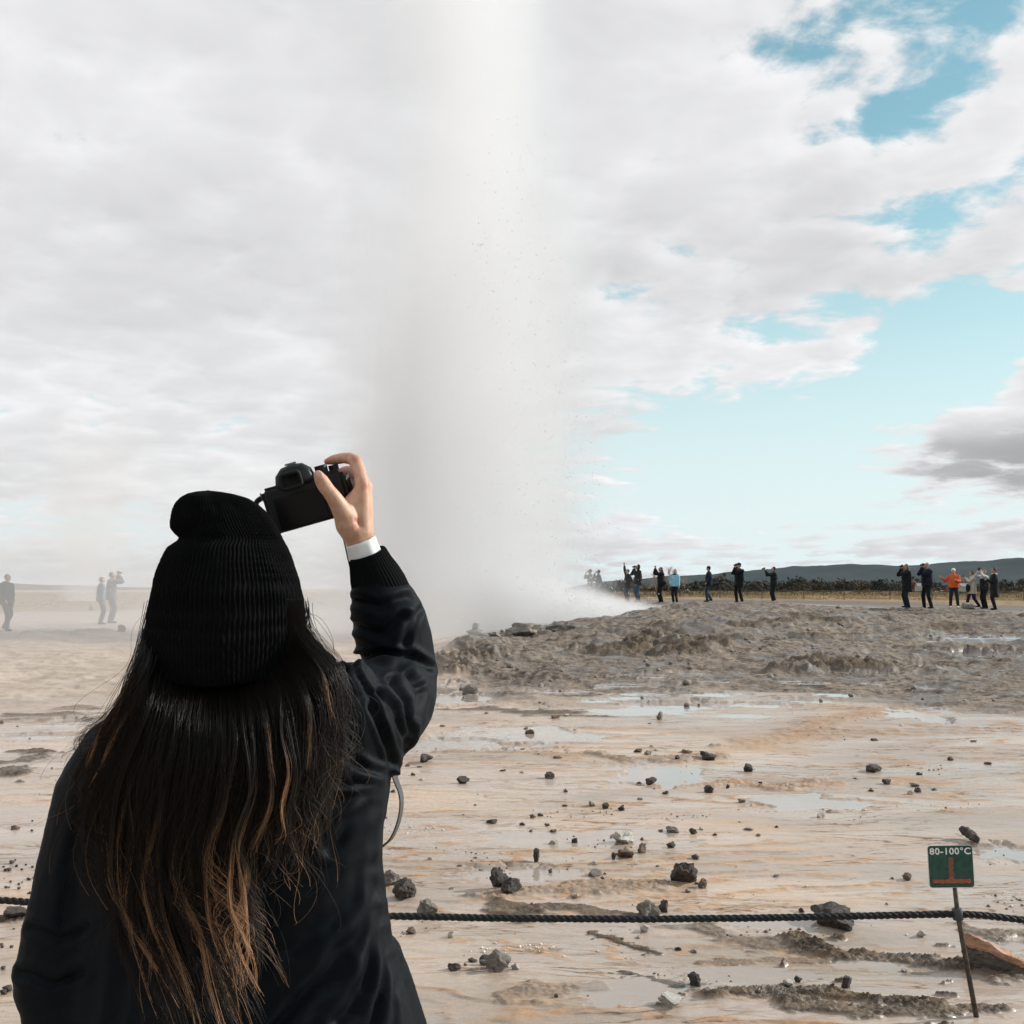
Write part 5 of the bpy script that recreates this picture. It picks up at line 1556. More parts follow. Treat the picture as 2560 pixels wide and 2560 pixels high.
# ribbed sleeve cuff and white shirt cuff
def cuff(name, pts, m, parent, ribs=0, n=120, amp=0.0012, open_top=True, thick=0.002):
    """tube from px points (px, py, d, r); doubled at the open end"""
    prof = [(W(q[0], q[1], q[2]), q[3]) for q in pts]
    inner = [(p, r - thick) for p, r in reversed(prof)]
    if not ribs: prof = [(a_[0].lerp(b_[0], t), a_[1] * (1 - t) + b_[1] * t) for a_, b_ in zip(prof[:-1], prof[1:]) for t in (0, 0.33, 0.67)] + [prof[-1]]
    mb = MB(); rings = []
    ax = (prof[-1][0] - prof[0][0]).normalized(); u = ax.cross(Vector((0, 1, 0))).normalized(); w = ax.cross(u)
    for p, r in prof + inner[:2]:
        ring = []
        for i in range(n):
            a = 2 * math.pi * i / n; rr = r + (amp * math.cos(ribs * a) if ribs else 0.0009 * math.sin(3 * a + 40 * p.z) + 0.0006 * math.sin(7 * a - 90 * p.z))
            ring.append(p + u * rr * math.cos(a) + w * rr * 0.86 * math.sin(a))
        rings.append(ring)
    mb.loft(rings, closed=False)
    return mb.build(name, m, parent)
cuff('sleeve_cuff', [(954, 1482, 1.832, 0.0470), (946, 1460, 1.827, 0.0455), (936, 1434, 1.821, 0.0415), (926, 1408, 1.815, 0.0355), (919, 1388, 1.811, 0.0322), (917, 1382, 1.810, 0.0305)], rib_m, jacket, ribs=44, n=264, amp=0.0007)
cuff('shirt_cuff', [(921, 1405, 1.814, 0.0270), (913, 1386, 1.811, 0.0278), (907, 1370, 1.808, 0.0262), (902.5, 1357, 1.806, 0.0255), (901, 1353, 1.806, 0.0246)], shirt_m, woman, n=64)

# --- beanie
HATD = 1.645
HL = [(1226, 505, 530), (1229, 482, 560), (1235, 460, 592), (1244, 445, 622), (1258, 433, 646), (1280, 424, 670), (1302, 419, 688), (1322, 421, 700), (1336, 428, 707), (1346, 438, 712), (1353, 436, 716), (1370, 414, 724), (1390, 404, 733), (1420, 392, 744), (1450, 383, 753), (1490, 375, 761), (1530, 369, 766), (1565, 367, 767), (1600, 370, 764), (1630, 376, 758), (1656, 386, 748)]
hat = MB(); NRB = 104; NA_ = NRB * 7
ks = np.linspace(0, len(HL) - 1, 110)
rows = np.arange(len(HL))
hy = np.interp(ks, rows, [h[0] for h in HL]); hl = np.interp(ks, rows, [h[1] for h in HL]); hr = np.interp(ks, rows, [h[2] for h in HL])
ang_ = np.linspace(0, 2 * math.pi, NA_, endpoint=False)
Vh = []
for j in range(len(ks)):
    a = W(hl[j], hy[j], HATD); b = W(hr[j], hy[j], HATD); c = (a + b) / 2; rx = (b.x - a.x) / 2 - 0.0062
    v = j / (len(ks) - 1)
    ry = min(rx * 1.12, 0.128) * (0.86 + 0.14 * float(sstep(np.array(hy[j]), 1300, 1390)))
    tilt = 0.026 * sstep(np.array(hy[j]), 1450, 1650)           # worn low on the nape, higher on the brow
    prop = 0.0020 * float(sstep(np.array(hy[j]), 1556, 1566)) + 0.0015 * float(np.exp(-((hy[j] - 1646) / 5.0) ** 2))
    wv = fbm(np.cos(ang_) * 2.2, np.sin(ang_) * 2.2, np.full(NA_, hy[j] / 60.0), oct=3)
    rib = (0.0015 + 0.0006 * wv) * np.cos(NRB * ang_ + 0.8 * math.sin(hy[j] / 60.0) + 1.6 * wv) * min(1.0, rx / 0.05) + 0.0007 * np.cos(hy[j] * 0.75 + 3.0 * np.sin(NRB * ang_ * 0.5)) + 0.0010 * wv
    drape = 0.004 * fbm(np.cos(ang_) * 1.6 + 5, np.sin(ang_) * 1.6, np.full(NA_, hy[j] / 130.0), oct=3)
    X = c.x + (rx + rib + prop + drape * 0.5) * np.cos(ang_)
    Y = c.y + 0.005 + (ry + rib + prop + drape) * np.sin(ang_)
    Z = c.z + tilt * np.sin(ang_) * 1.0 + 0 * ang_
    crease_ = np.exp(-((hy[j] - 1345 + 30 * (np.cos(ang_) + 1)) / 14.0) ** 2) * 0.006 * sstep(np.cos(ang_), 0.35, -0.7)
    X -= crease_ * np.cos(ang_) * 0.4; Y -= crease_ * np.sin(ang_)
    Vh.append(np.stack([X, Y, Z], 1))
Vh = np.concatenate(Vh)
ii = np.arange(len(ks) - 1)[:, None] * NA_ + np.arange(NA_)[None, :]
i2 = np.arange(len(ks) - 1)[:, None] * NA_ + (np.arange(NA_)[None, :] + 1) % NA_
Fh = np.stack([ii, ii + NA_, i2 + NA_, i2], -1).reshape(-1, 4)
topc = len(Vh); Vh = np.vstack([Vh, Vh[:NA_].mean(0)[None] + [0, 0, 0.001]])
hme = mesh_np('beanie', Vh, Fh)
bm = bmesh.new(); bm.from_mesh(hme); bm.verts.ensure_lookup_table()
for i in range(NA_):
    bm.faces.new((bm.verts[topc], bm.verts[i], bm.verts[(i + 1) % NA_])).smooth = True
bm.to_mesh(hme); bm.free()
hme.materials.append(knit_m)
beanie = link('beanie', hme, woman)

# --- hair
GUIDES = [
    [(372, 1580), (338, 1690), (272, 1800), (228, 1880), (205, 1960), (190, 2040), (165, 2120)],
    [(378, 1600), (345, 1720), (285, 1850), (240, 1980), (235, 2100), (255, 2200), (275, 2290)],
    [(392, 1630), (360, 1750), (305, 1890), (275, 2040), (280, 2180), (320, 2330), (355, 2470)],
    [(420, 1655), (395, 1780), (350, 1920), (325, 2080), (330, 2240), (375, 2400), (440, 2600)],
    [(460, 1678), (440, 1800), (405, 1950), (380, 2110), (385, 2260), (430, 2420), (500, 2640)],
    [(500, 1690), (490, 1820), (465, 1980), (440, 2130), (450, 2280), (500, 2430), (580, 2660)],
    [(545, 1698), (545, 1830), (530, 1990), (500, 2140), (505, 2290), (560, 2420), (620, 2620)],
    [(590, 1692), (600, 1830), (595, 1980), (565, 2120), (570, 2250), (610, 2380), (640, 2530)],
    [(630, 1680), (660, 1810), (665, 1950), (640, 2080), (640, 2190), (620, 2300), (600, 2400)],
    [(670, 1660), (720, 1780), (735, 1910), (700, 2040), (690, 2140), (660, 2195), (615, 2200)],
    [(710, 1635), (775, 1750), (790, 1880), (765, 2010), (745, 2110), (760, 2200), (770, 2280)],
    [(745, 1605), (815, 1700), (832, 1810), (815, 1950), (800, 2070), (812, 2190), (760, 2330)],
    [(762, 1580), (840, 1668), (852, 1750), (840, 1860), (822, 1960), (815, 2050), (800, 2120)],
]
NP = 34
def spline(pts, n):
    P4 = [pts[0]] + list(pts) + [pts[-1]]
    P4 = np.array(P4, float); out = []
    for t in np.linspace(0, len(pts) - 1 - 1e-6, n):
        k = int(t); u = t - k
        p0, p1, p2, p3 = P4[k], P4[k + 1], P4[k + 2], P4[k + 3]
        out.append(0.5 * ((2 * p1) + (-p0 + p2) * u + (2 * p0 - 5 * p1 + 4 * p2 - p3) * u ** 2 + (-p0 + 3 * p1 - 3 * p2 + p3) * u ** 3))
    return np.array(out)
GUIDES = [[(566 + (g_[0][0] - 566) * 0.90, g_[0][1] - 75)] + g_ for g_ in GUIDES]
GS = np.array([spline(g_, NP) for g_ in GUIDES])
def back_depth(px, py):
    u = np.clip((px - 575) / 420.0, -0.97, 0.97)
    neck = sstep(py, 1760, 1600)
    th = np.interp(py, [1600, 1690, 1790, 1910, 2050, 2250, 2560], [0.108, 0.112, 0.120, 0.133, 0.133, 0.130, 0.140])
    return 1.663 - th * np.sqrt(1 - np.abs(u) ** 2.2)
rs = np.random.RandomState(4)
strands = []; tones = []; radii = []
def add_strand(px, py, lift, tone, r):
    d = back_depth(px, py) - lift
    strands.append((px, py, d)); tones.append(tone); radii.append(r)
tt = np.linspace(0, 1, NP)
CL = 340
root_t = sstep(tt, 0.06, 0.30)
for c in range(CL):
    s = rs.uniform(0, len(GUIDES) - 1.001) if c > 60 else rs.uniform(1.8, 7.5); k = int(s); u = s - k
    base = GS[k] * (1 - u) + GS[k + 1] * u
    f1, f2 = rs.uniform(1.1, 2.4), rs.uniform(3.0, 5.0); ph1, ph2 = rs.uniform(0, 6.28, 2)
    amp = rs.uniform(10, 36)
    shear = rs.normal() * 18
    cx = amp * (0.25 + 0.75 * tt) * root_t * np.sin(6.28 * f1 * tt + ph1) + 0.40 * amp * tt * np.sin(6.28 * f2 * tt + ph2) + shear * tt ** 1.5
    lift0 = rs.uniform(0.004, 0.046)
    length = (rs.uniform(0.85, 1.0) if rs.rand() < 0.36 else rs.uniform(0.42, 0.85)) if s < 8 else rs.uniform(0.42, 0.85)
    gold = 0.12 * rs.rand() if rs.rand() < 0.91 else rs.uniform(0.25, 0.8)
    if 2.2 < s < 7.6 and length > 0.84 and rs.rand() < 0.16: gold = rs.uniform(0.55, 1.0)
    if gold > 0.4: lift0 = 0.034 + 0.02 * rs.rand()
    curl = rs.rand() < (0.20 if gold < 0.3 else 0.06)
    cdir = rs.choice([-1, 1]); cmag = rs.uniform(18, 52)
    nst = rs.randint(14, 38)
    wid = rs.uniform(5, 18) if gold < 0.3 else rs.uniform(4, 9)
    tight = rs.uniform(0.70, 0.95)
    for q in range(nst):
        ox = rs.normal() * wid; conv = 1 - tight * tt ** 1.1 if rs.rand() < 0.85 else 1 + 0.2 * tt
        j = rs.normal() * 4
        L = length * rs.uniform(0.80, 1.05)
        ti = np.clip(tt * L, 0, 1)
        px = np.interp(ti, tt, base[:, 0] + cx) + ox * conv + j * np.sin(6.28 * tt * rs.uniform(0.5, 2.0) + rs.uniform(0, 6.28)) * tt
        py = np.interp(ti, tt, base[:, 1]) + rs.normal() * 6
        if curl:
            e = sstep(tt, 0.70, 1.0)
            px = px + cdir * cmag * (1 + 0.15 * rs.normal()) * np.sin(e * 4.4); py = py - 46 * e ** 1.4
        rt = sstep(ti, 0.13, 0.30)
        lift = (lift0 + np.abs(rs.normal()) * 0.006 + 0.012 * np.sin(np.pi * tt) * rs.rand()) * rt - 0.034 * (1 - rt)
        gl = np.clip(0.05 + 0.05 * tt + gold * sstep(tt, 0.25 + 0.35 * rs.rand(), 0.92) + 0.06 * rs.normal(), 0, 1)
        add_strand(px, py, lift, gl, rs.uniform(0.00016, 0.00034) * np.clip(1.25 - 0.8 * tt, 0.3, 1))
for c in range(420):                                       # stray hairs
    s = rs.uniform(0, len(GUIDES) - 1.001); k = int(s); u = s - k
    base = GS[k] * (1 - u) + GS[k + 1] * u
    L = rs.uniform(0.4, 1.0); st = rs.uniform(0.0, 0.45); ti = np.clip(st + tt * L * (1 - st), 0, 1)
    a = rs.uniform(15, 70)
    px = np.interp(ti, tt, base[:, 0]) + a * tt * np.sin(6.28 * rs.uniform(0.5, 2.0) * tt + rs.uniform(0, 6.28)) + rs.normal() * 40 * tt
    py = np.interp(ti, tt, base[:, 1]) + rs.normal() * 12
    if s < 1.5: px = px - rs.uniform(0, 26) * np.sin(np.pi * tt)
    add_strand(px, py, (0.014 + rs.rand() * 0.045) * sstep(ti, 0.14, 0.30) - 0.034 * (1 - sstep(ti, 0.13, 0.30)), np.clip(0.1 + rs.rand() ** 2 * 0.8 * tt, 0, 1), np.full(NP, 0.00015))
for pts in ([(762, 1520), (790, 1548), (815, 1580), (830, 1605), (838, 1640)], [(764, 1530), (800, 1545), (822, 1575), (834, 1612), (826, 1650)], [(766, 1560), (772, 1600), (800, 1660), (850, 1690), (862, 1720)]):
    g_ = spline(pts, NP); strands.append((g_[:, 0], g_[:, 1], np.full(NP, 1.60))); tones.append(0.3 + 0 * tt); radii.append(np.full(NP, 0.00024))
for k in range(18):                                        # wind-blown wisp at the left shoulder
    j = rs.normal(size=2) * 10
    g_ = spline([(330, 1700), (270 + j[0], 1790), (225 + j[0], 1825), (208 + j[1], 1850), (206 + j[1] * .5, 1885), (212 + j[1] * .5, 1900)], NP)
    strands.append((g_[:, 0] + rs.normal() * 4, g_[:, 1] + rs.normal() * 8, 1.60 + 0 * tt)); tones.append(0.12 + 0 * tt); radii.append(np.full(NP, 0.00022))
SPX = np.array([s[0] for s in strands]); SPY = np.array([s[1] for s in strands]); SD = np.array([s[2] for s in strands])
TN = np.array([np.broadcast_to(t, NP) for t in tones]); RA = np.array([np.broadcast_to(r, NP) for r in radii])
cph, sph = math.cos(PITCH), math.sin(PITCH)
uu = (SPX - 1280) / FPX; vv = (1280 - SPY) / FPX
ryy = cph - vv * sph; rzz = sph + vv * cph
C = np.stack([uu / ryy * SD - O.x, SD - O.y, CAMZ + rzz / ryy * SD - O.z], -1)       # strands x points x 3
T = np.gradient(C, axis=1); T /= np.linalg.norm(T, axis=2)[..., None] + 1e-9
U = np.cross(T, np.array([0, 1.0, 0])); U /= np.linalg.norm(U, axis=2)[..., None] + 1e-9
B = np.cross(T, U)
NS_ = 3
ring = [C + (U * math.cos(2 * math.pi * i / NS_) + B * math.sin(2 * math.pi * i / NS_)) * RA[..., None] * 1.35 for i in range(NS_)]
Vr = np.stack(ring, 2)                                   # s, p, n, 3
S_ = Vr.shape[0]
idx = np.arange(S_ * NP * NS_).reshape(S_, NP, NS_)
Fr = np.stack([idx[:, :-1, :], np.roll(idx, -1, 2)[:, :-1, :], np.roll(idx, -1, 2)[:, 1:, :], idx[:, 1:, :]], -1).reshape(-1, 4)
# the dense mass under the strands
hm_ = MB()
for k, g_ in enumerate(GS[1:-1]):
    pts = []; rad = []
    lim = 0.62 if k < 7 else 0.50
    for t in np.linspace(0.24, lim, 8):
        j = int(t * (NP - 1)); px, py = g_[j]
        pts.append(W(px, py, float(back_depth(px, py)) - 0.004 + 0.012 * max(0.0, (0.36 - t) / 0.12))); rad.append(0.014 * (1 - 0.5 * t))
    for a, b_, ra, rb in zip(pts[:-1], pts[1:], rad[:-1], rad[1:]):
        hm_.capsule(a, b_, ra, rb, 8)
hm_.ball(hc + Vector((0, -0.002, -0.060)), (0.096, 0.094, 0.075), 18, 10)
mass = fuse_mesh('mass', hm_, 0.007, 4)
mv = get_co(mass)
q = np.empty(len(mass.loops), dtype=np.int32); mass.loops.foreach_get('vertex_index', q)
Vall = np.concatenate([Vr.reshape(-1, 3), mv]); Fall = np.concatenate([Fr, q.reshape(-1, 4) + S_ * NP * NS_])
hair_me = mesh_np('hair', Vall, Fall)
fattr(hair_me, 'tone', np.concatenate([np.repeat(TN[..., None], NS_, 2).ravel(), np.zeros(len(mv))]))
def hair_material():
    m = bpy.data.materials.new('brown_hair'); m.use_nodes = True
    t = m.node_tree; g = G(t); b = t.nodes['Principled BSDF']
    tn = g.attr('tone')
    c = g.mix(g.step(tn, 0.0, 0.45), (0.0065, 0.0050, 0.0042), (0.034, 0.023, 0.016))
    c = g.mix(g.step(tn, 0.40, 1.0), c, (0.42, 0.225, 0.115))
    g.link(c, b.inputs['Base Color'])
    b.inputs['Roughness'].default_value = 0.42
    b.inputs['Specular IOR Level'].default_value = 0.22
    return m
hair_me.materials.append(hair_material())
hair = link('hair', hair_me, woman)

# ------------------------------------------------------------------ the camera she holds
cam_black = mat('camera_plastic', (0.007, 0.008, 0.009), 0.45, 0.28, bump=(1200, 0.2, 0.0003))
cam_rubber = mat('camera_rubber', (0.010, 0.010, 0.011), 0.75, 0.3, bump=(900, 0.6, 0.0006))
cam_gloss = mat('camera_screen', (0.003, 0.003, 0.004), 0.25, 0.2)
cam_grey = mat('camera_metal', (0.18, 0.18, 0.19), 0.35, 0.5, 0.6)
strap_m = mat('grey_strap', (0.075, 0.072, 0.07), 0.8, bump=(800, 0.5, 0.0006))
strap_b = mat('black_strap', (0.012, 0.012, 0.013), 0.8)
cc = P(768, 1247, 1.825)
ROLL = R(16.5)
CX = Vector((math.cos(ROLL), 0.10, math.sin(ROLL))).normalized()
CZ = Vector((-math.sin(ROLL), -0.16, math.cos(ROLL))); CZ = (CZ - CX * CZ.dot(CX)).normalized()     # leaning back a little: its top shows
CY = CZ.cross(CX).normalized()                 # away from the viewer: the lens axis
CR = Matrix((CX, CY, CZ)).transposed()
camera = empty('camera', cc, label='black camera held up in the raised hand of the woman', cat='camera')
def cl_(x, y, z): return CX * x + CY * y + CZ * z
def cbox(name, c, s, m, parent=None, bevel=0.004, seg=3):
    mb = MB(); mb.box(cl_(*c), s, CR); return mb.build(name, m, parent or camera, smooth=True, bevel=bevel, seg=seg)
def ccyl(name, a, b, r, m, parent=None, n=32, r2=None, knurl=0):
    mb = MB(); A = cl_(*a); Bv = cl_(*b); r2 = r if r2 is None else r2
    mb.tube([A, A.lerp(Bv, 0.04), A.lerp(Bv, 0.96), Bv], [r * 0.94, r, r2, r2 * 0.94], n)
    o = mb.build(name, m, parent or camera)
    try: o.data.set_sharp_from_angle(angle=R(40))
    except Exception: pass
    return o
BW, BH, BT = 0.138, 0.078, 0.036
bodyc = cbox('body', (0, 0, -0.004), (BW, BT, BH), cam_black, bevel=0.007)
cbox('grip', (BW / 2 - 0.014, 0.020, -0.008), (0.034, 0.048, BH * 0.92), cam_rubber, bevel=0.012, seg=4)
cbox('screen', (-0.012, -BT / 2 - 0.0015, -0.012), (0.082, 0.004, 0.054), cam_gloss, bodyc, bevel=0.0015)
# finder hump with its eyecup
mb = MB()
hump = [(-0.034, 0.0), (-0.030, 0.016), (-0.018, 0.027), (0.0, 0.030), (0.018, 0.027), (0.030, 0.016), (0.034, 0.0)]
rr_h = []
for yy, k in ((-0.020, 0.80), (-0.012, 0.98), (0.010, 1.0), (0.030, 0.92), (0.040, 0.70)):
    rr_h.append([cl_(-0.010 + x * k, yy, BH / 2 - 0.006 + z * k) for x, z in hump] + [cl_(-0.010 + x * k * 0.9, yy, BH / 2 - 0.014) for x, z in reversed(hump)])
mb.loft(rr_h); fin = mb.build('finder_hump', cam_black, camera)
ey = MB(); ring_o, ring_i = rrect(0.019, 0.0145, 0.007, 5), rrect(0.0135, 0.009, 0.004, 5)
def eyr(rg, y): return [cl_(-0.016 + x, y, BH / 2 - 0.002 + z) for x, z in rg]
ey.loft([eyr(ring_o, -BT / 2 + 0.002), eyr(ring_o, -BT / 2 - 0.009), eyr([(x * 0.93, z * 0.93) for x, z in ring_o], -BT / 2 - 0.012), eyr(ring_i, -BT / 2 - 0.011), eyr(ring_i, -BT / 2 - 0.003)])
ey.build('eyecup', cam_rubber, fin)
cbox('hot_shoe', (-0.010, 0.000, BH / 2 + 0.0245), (0.019, 0.019, 0.003), cam_grey, fin, bevel=0.0006)
ccyl('mode_dial', (0.036, -0.002, BH / 2 - 0.008), (0.036, -0.002, BH / 2 + 0.009), 0.0105, cam_black)
ccyl('control_dial', (0.056, 0.014, BH / 2 - 0.008), (0.056, 0.014, BH / 2 + 0.004), 0.0085, cam_black)
ccyl('shutter_button', (0.054, 0.034, BH / 2 - 0.012), (0.054, 0.034, BH / 2 + 0.001), 0.0060, cam_grey)
lens = ccyl('lens', (-0.010, BT / 2 - 0.004, -0.002), (-0.010, BT / 2 + 0.055, -0.002), 0.0345, cam_black, n=48)
ccyl('lens_ring', (-0.010, BT / 2 + 0.022, -0.002), (-0.010, BT / 2 + 0.042, -0.002), 0.0360, cam_rubber, lens, n=48)
ccyl('lens_glass', (-0.010, BT / 2 + 0.050, -0.002), (-0.010, BT / 2 + 0.0565, -0.002), 0.027, cam_gloss, lens, n=40)
for k, (x, z) in enumerate(((0.046, 0.018), (0.046, 0.004), (0.046, -0.012), (0.055, -0.026))):
    ccyl('button', (x, -BT / 2 + 0.001, z), (x, -BT / 2 - 0.0022, z), 0.0036, cam_black, bodyc, n=16)
for sx in (-1, 1):
    mb = MB(); c = cl_(sx * (BW / 2 + 0.002), 0.0, BH / 2 - 0.016)
    mb.tube([c + CR @ Vector((0, 0.006 * math.cos(a), 0.006 * math.sin(a))) for a in np.linspace(0, 6.28, 13)], 0.0013, 6)
    mb.build('strap_lug', cam_grey, camera)
def ribbon(name, pts, w, m, parent, side=None):
    """flat strap through world points"""
    g_ = spline(pts, 60); mb = MB(); L = []
    for i, p in enumerate(g_):
        a = g_[max(i - 1, 0)]; b = g_[min(i + 1, 59)]
        t = Vector(b - a).normalized(); s_ = (Vector(side[min(i * len(side) // 60, len(side) - 1)]) if side else Vector((0, 1, 0)))
        s_ = (s_ - t * s_.dot(t)).normalized(); n_ = t.cross(s_) * 0.0011
        c = Vector(p)
        L.append([c - s_ * w / 2 - n_, c + s_ * w / 2 - n_, c + s_ * w / 2 + n_, c - s_ * w / 2 + n_])
    mb.loft(L); return mb.build(name, m, parent, smooth=False)
lugR = cc + cl_(BW / 2 + 0.004, 0.0, BH / 2 - 0.018); lugL = cc + cl_(-BW / 2 - 0.004, 0.0, BH / 2 - 0.018)
ribbon('strap', [tuple(p - cc) for p in (lugR, P(884, 1262, 1.868), P(860, 1320, 1.868), P(868, 1370, 1.862), P(880, 1420, 1.872), P(920, 1560, 1.93), P(965, 1720, 1.945), P(985, 1860, 1.86), P(986, 1935, 1.775), P(1002, 1985, 1.74), P(1002, 2030, 1.735), P(988, 2078, 1.735), P(966, 2108, 1.745), P(920, 2125, 1.80), P(800, 2080, 1.83), P(640, 1960, 1.835))], 0.012, strap_m, camera, [(0.35, 1, 0)])
ribbon('strap', [tuple(p - cc) for p in (lugL, P(640, 1262, 1.81), P(650, 1310, 1.83), P(690, 1400, 1.86), P(680, 1550, 1.84), P(640, 1700, 1.80), P(600, 1800, 1.79), P(620, 1900, 1.82))], 0.012, strap_b, camera, [(0.4, 1, 0)])
# ------------------------------------------------------------------ onlookers
HEAD_SKIN = mat('onlooker_skin', (0.46, 0.27, 0.185), 0.6, 0.3)
eye_m = mat('eyes', (0.02, 0.015, 0.012), 0.3)
_cm = {}
def cloth(c, rough=0.85, name='cloth'):
    k = (tuple(c), name)
    if k not in _cm:
        _cm[k] = mat(name, c, rough, 0.15, bump=(60, 0.5, 0.01), var=(14, 0.5, tuple(min(1.0, v * 1.35) for v in c)))
    return _cm[k]

def ik(a, b, l1, l2, pole):
    """joint between a and b for two bones, bent towards pole"""
    a, b, pole = Vector(a), Vector(b), Vector(pole)
    d = b - a; L = min(d.length, (l1 + l2) * 0.999); dn = d.normalized(); b = a + dn * L
    x = (l1 * l1 - l2 * l2 + L * L) / (2 * L); h = math.sqrt(max(l1 * l1 - x * x, 0))
    p = pole - dn * pole.dot(dn)
    p = p.normalized() if p.length > 1e-6 else Vector((0, -1, 0))
    return a + dn * x + p * h, b

ARM = {'down': (0.235, 0.03, 0.86), 'pocket': (0.205, 0.11, 0.97), 'camera': (0.060, 0.200, 1.545), 'high': (0.10, 0.24, 1.68), 'chest': (0.05, 0.28, 1.22), 'out': (0.46, 0.18, 1.30), 'phone': (0.045, 0.30, 1.66), 'hip': (0.19, 0.16, 1.12)}
def person(px, feet, head, d, yaw, label, jacket, trousers, la='down', ra='down', hat=None, hair=(0.02, 0.014, 0.01), hem=0.80, hood=False, stride=0.0, look=0.25, shoes=(0.02, 0.02, 0.02), backpack=None, scarf=None, wide=1.0, sit=False, longhair=False, stance=0.10, group='onlookers round the geyser', collar=None, vest=None, z=None, scale=None):
    """feet, head: rows of the soles and of the top of the head in the photograph; yaw: 0 looks away from the viewer, + turns to the viewer's left"""
    if d is None:
        p = ground_hit(px, feet)
    else:
        r = ray(px, feet); x = r.x / r.y * d; p = Vector((x, d, gz(x, d)))
    H = (feet - head) / FPX * p.y if scale is None else scale
    H = min(max(H, 1.55), 1.92) if not sit else H
    e = empty('person', p, yaw, label, 'person', group)
    s = H / 1.75; e.scale = (s, s, s)
    VX = 0.017
    fw = Vector((0, 1, 0))
    # joints
    hipz, kn, an = 0.92, 0.50, 0.085
    legs = []
    for sx in (-1, 1):
        hip = Vector((sx * 0.088, 0, hipz)); fy = stride * sx * 0.30
        ank = Vector((sx * stance, fy, an + (0.05 if stride and sx * stride < 0 else 0)))
        if sit:
            hip = Vector((sx * 0.09, 0, 0.42)); ank = Vector((sx * 0.12, 0.42, an))
        knee, ank = ik(hip, ank, 0.43, 0.43, (0, 1, 0.2))
        legs.append((hip, knee, ank))
    dz = -0.50 if sit else 0.0
    S = []
    for sx, pose in ((-1, la), (1, ra)):
        sh = Vector((sx * 0.178 * wide, 0.0, 1.415 + dz))
        w = Vector(ARM[pose]) if isinstance(pose, str) else Vector(pose)
        w = Vector((w.x * sx, w.y, w.z + dz))
        el, w = ik(sh, w, 0.285, 0.255, (sx * 0.55, -0.3, -1.0))
        S.append((sh, el, w))
    hc = Vector((0, 0.015 + 0.02 * look, 1.635 + dz)); HR = Matrix.Rotation(look, 3, 'X')
    def H3(x, y, z): return hc + HR @ Vector((x, y, z))
    # body
    b = MB()
    b.ball(hc, (0.074, 0.092, 0.108), 14, 10, HR)
    b.ball(H3(0, 0.035, -0.055), (0.054, 0.055, 0.055), 12, 8, HR)
    b.capsule(H3(0, 0.088, 0.0), H3(0, 0.108, -0.028), 0.012, 0.016, 8)
    for sx in (-1, 1): b.ball(H3(sx * 0.076, 0, -0.01), (0.012, 0.02, 0.03), 8, 6, HR)
    b.capsule(H3(0, -0.01, -0.06), (0, 0, 1.43 + dz), 0.052, 0.058)
    b.capsule((-0.13, 0, 1.38 + dz), (0.13, 0, 1.38 + dz), 0.07, 0.07)
    b.capsule((0, 0, 1.32 + dz), (0, 0, 1.0 + dz), 0.125, 0.115)
    b.capsule((-0.07, 0, 0.95 + dz), (0.07, 0, 0.95 + dz), 0.11, 0.11)
    for sh, el, w in S:
        b.capsule(sh, el, 0.048, 0.040, 10); b.capsule(el, w, 0.038, 0.026, 10)
        t = (w - el).normalized(); b.capsule(w, w + t * 0.075, 0.026, 0.030, 8)
    for hip, knee, ank in legs:
        b.capsule(hip, knee, 0.082, 0.056, 10); b.capsule(knee, ank, 0.052, 0.036, 10); b.capsule(ank - Vector((0, 0.03, 0.04)), ank + Vector((0, 0.14, -0.05)), 0.034, 0.026, 8)
    bme = fuse_mesh('body', b, VX, 3)
    fg = MB()
    for k_, (sh, el, w) in enumerate(S):
        t = (w - el).normalized(); sd = t.cross(Vector((0, 1, 0.3))).normalized(); nn = t.cross(sd)
        for k, (o_, ln) in enumerate(((-0.026, 0.066), (-0.009, 0.076), (0.009, 0.072), (0.026, 0.056))):
            a = w + t * 0.085 + sd * o_; m_ = a + t * ln * 0.55 + nn * 0.006; c = m_ + t * ln * 0.3 + nn * 0.022
            fg.tube([a - t * 0.02, a, m_, c], [0.0095, 0.0095, 0.009, 0.006], 6)
        q = -1 if k_ else 1
        fg.tube([w + t * 0.02 + sd * 0.02 * q, w + t * 0.055 + sd * 0.045 * q, w + t * 0.085 + sd * 0.050 * q], [0.012, 0.011, 0.007], 6)
    fm = fg.mesh('fingers'); bm = bmesh.new(); bm.from_mesh(bme); bm.from_mesh(fm)
    bm.to_mesh(bme); bm.free()
    bme.polygons.foreach_set('use_smooth', [True] * len(bme.polygons))
    bme.materials.clear(); bme.materials.append(HEAD_SKIN)
    bo = link('body', bme, e)
    ey = MB()
    for sx in (-1, 1): ey.ball(H3(sx * 0.031, 0.083, 0.012), 0.013, 6, 5)
    ey.build('eyes', eye_m, bo)
    # trousers
    t = MB(); t.capsule((-0.07, 0, 0.95 + dz), (0.07, 0, 0.95 + dz), 0.125, 0.125)
    for hip, knee, ank in legs:
        t.capsule(hip, knee, 0.104, 0.082, 10); t.capsule(knee, ank + Vector((0, 0, 0.0)), 0.080, 0.068, 10)
    fuse('trousers', t, cloth(trousers, name='trouser_cloth'), e, VX, 3)
    for hip, knee, ank in legs:
        sh_ = MB(); sh_.capsule(ank + Vector((0, -0.035, -0.042)), ank + Vector((0, 0.15, -0.048)), 0.044, 0.036, 8); sh_.capsule(ank, ank + Vector((0, 0, -0.03)), 0.05, 0.05, 8)
        v = sh_
        fuse('shoe', v, cloth(shoes, name='shoe_leather'), e, 0.015, 2)
    # jacket
    j = MB()
    ww = wide
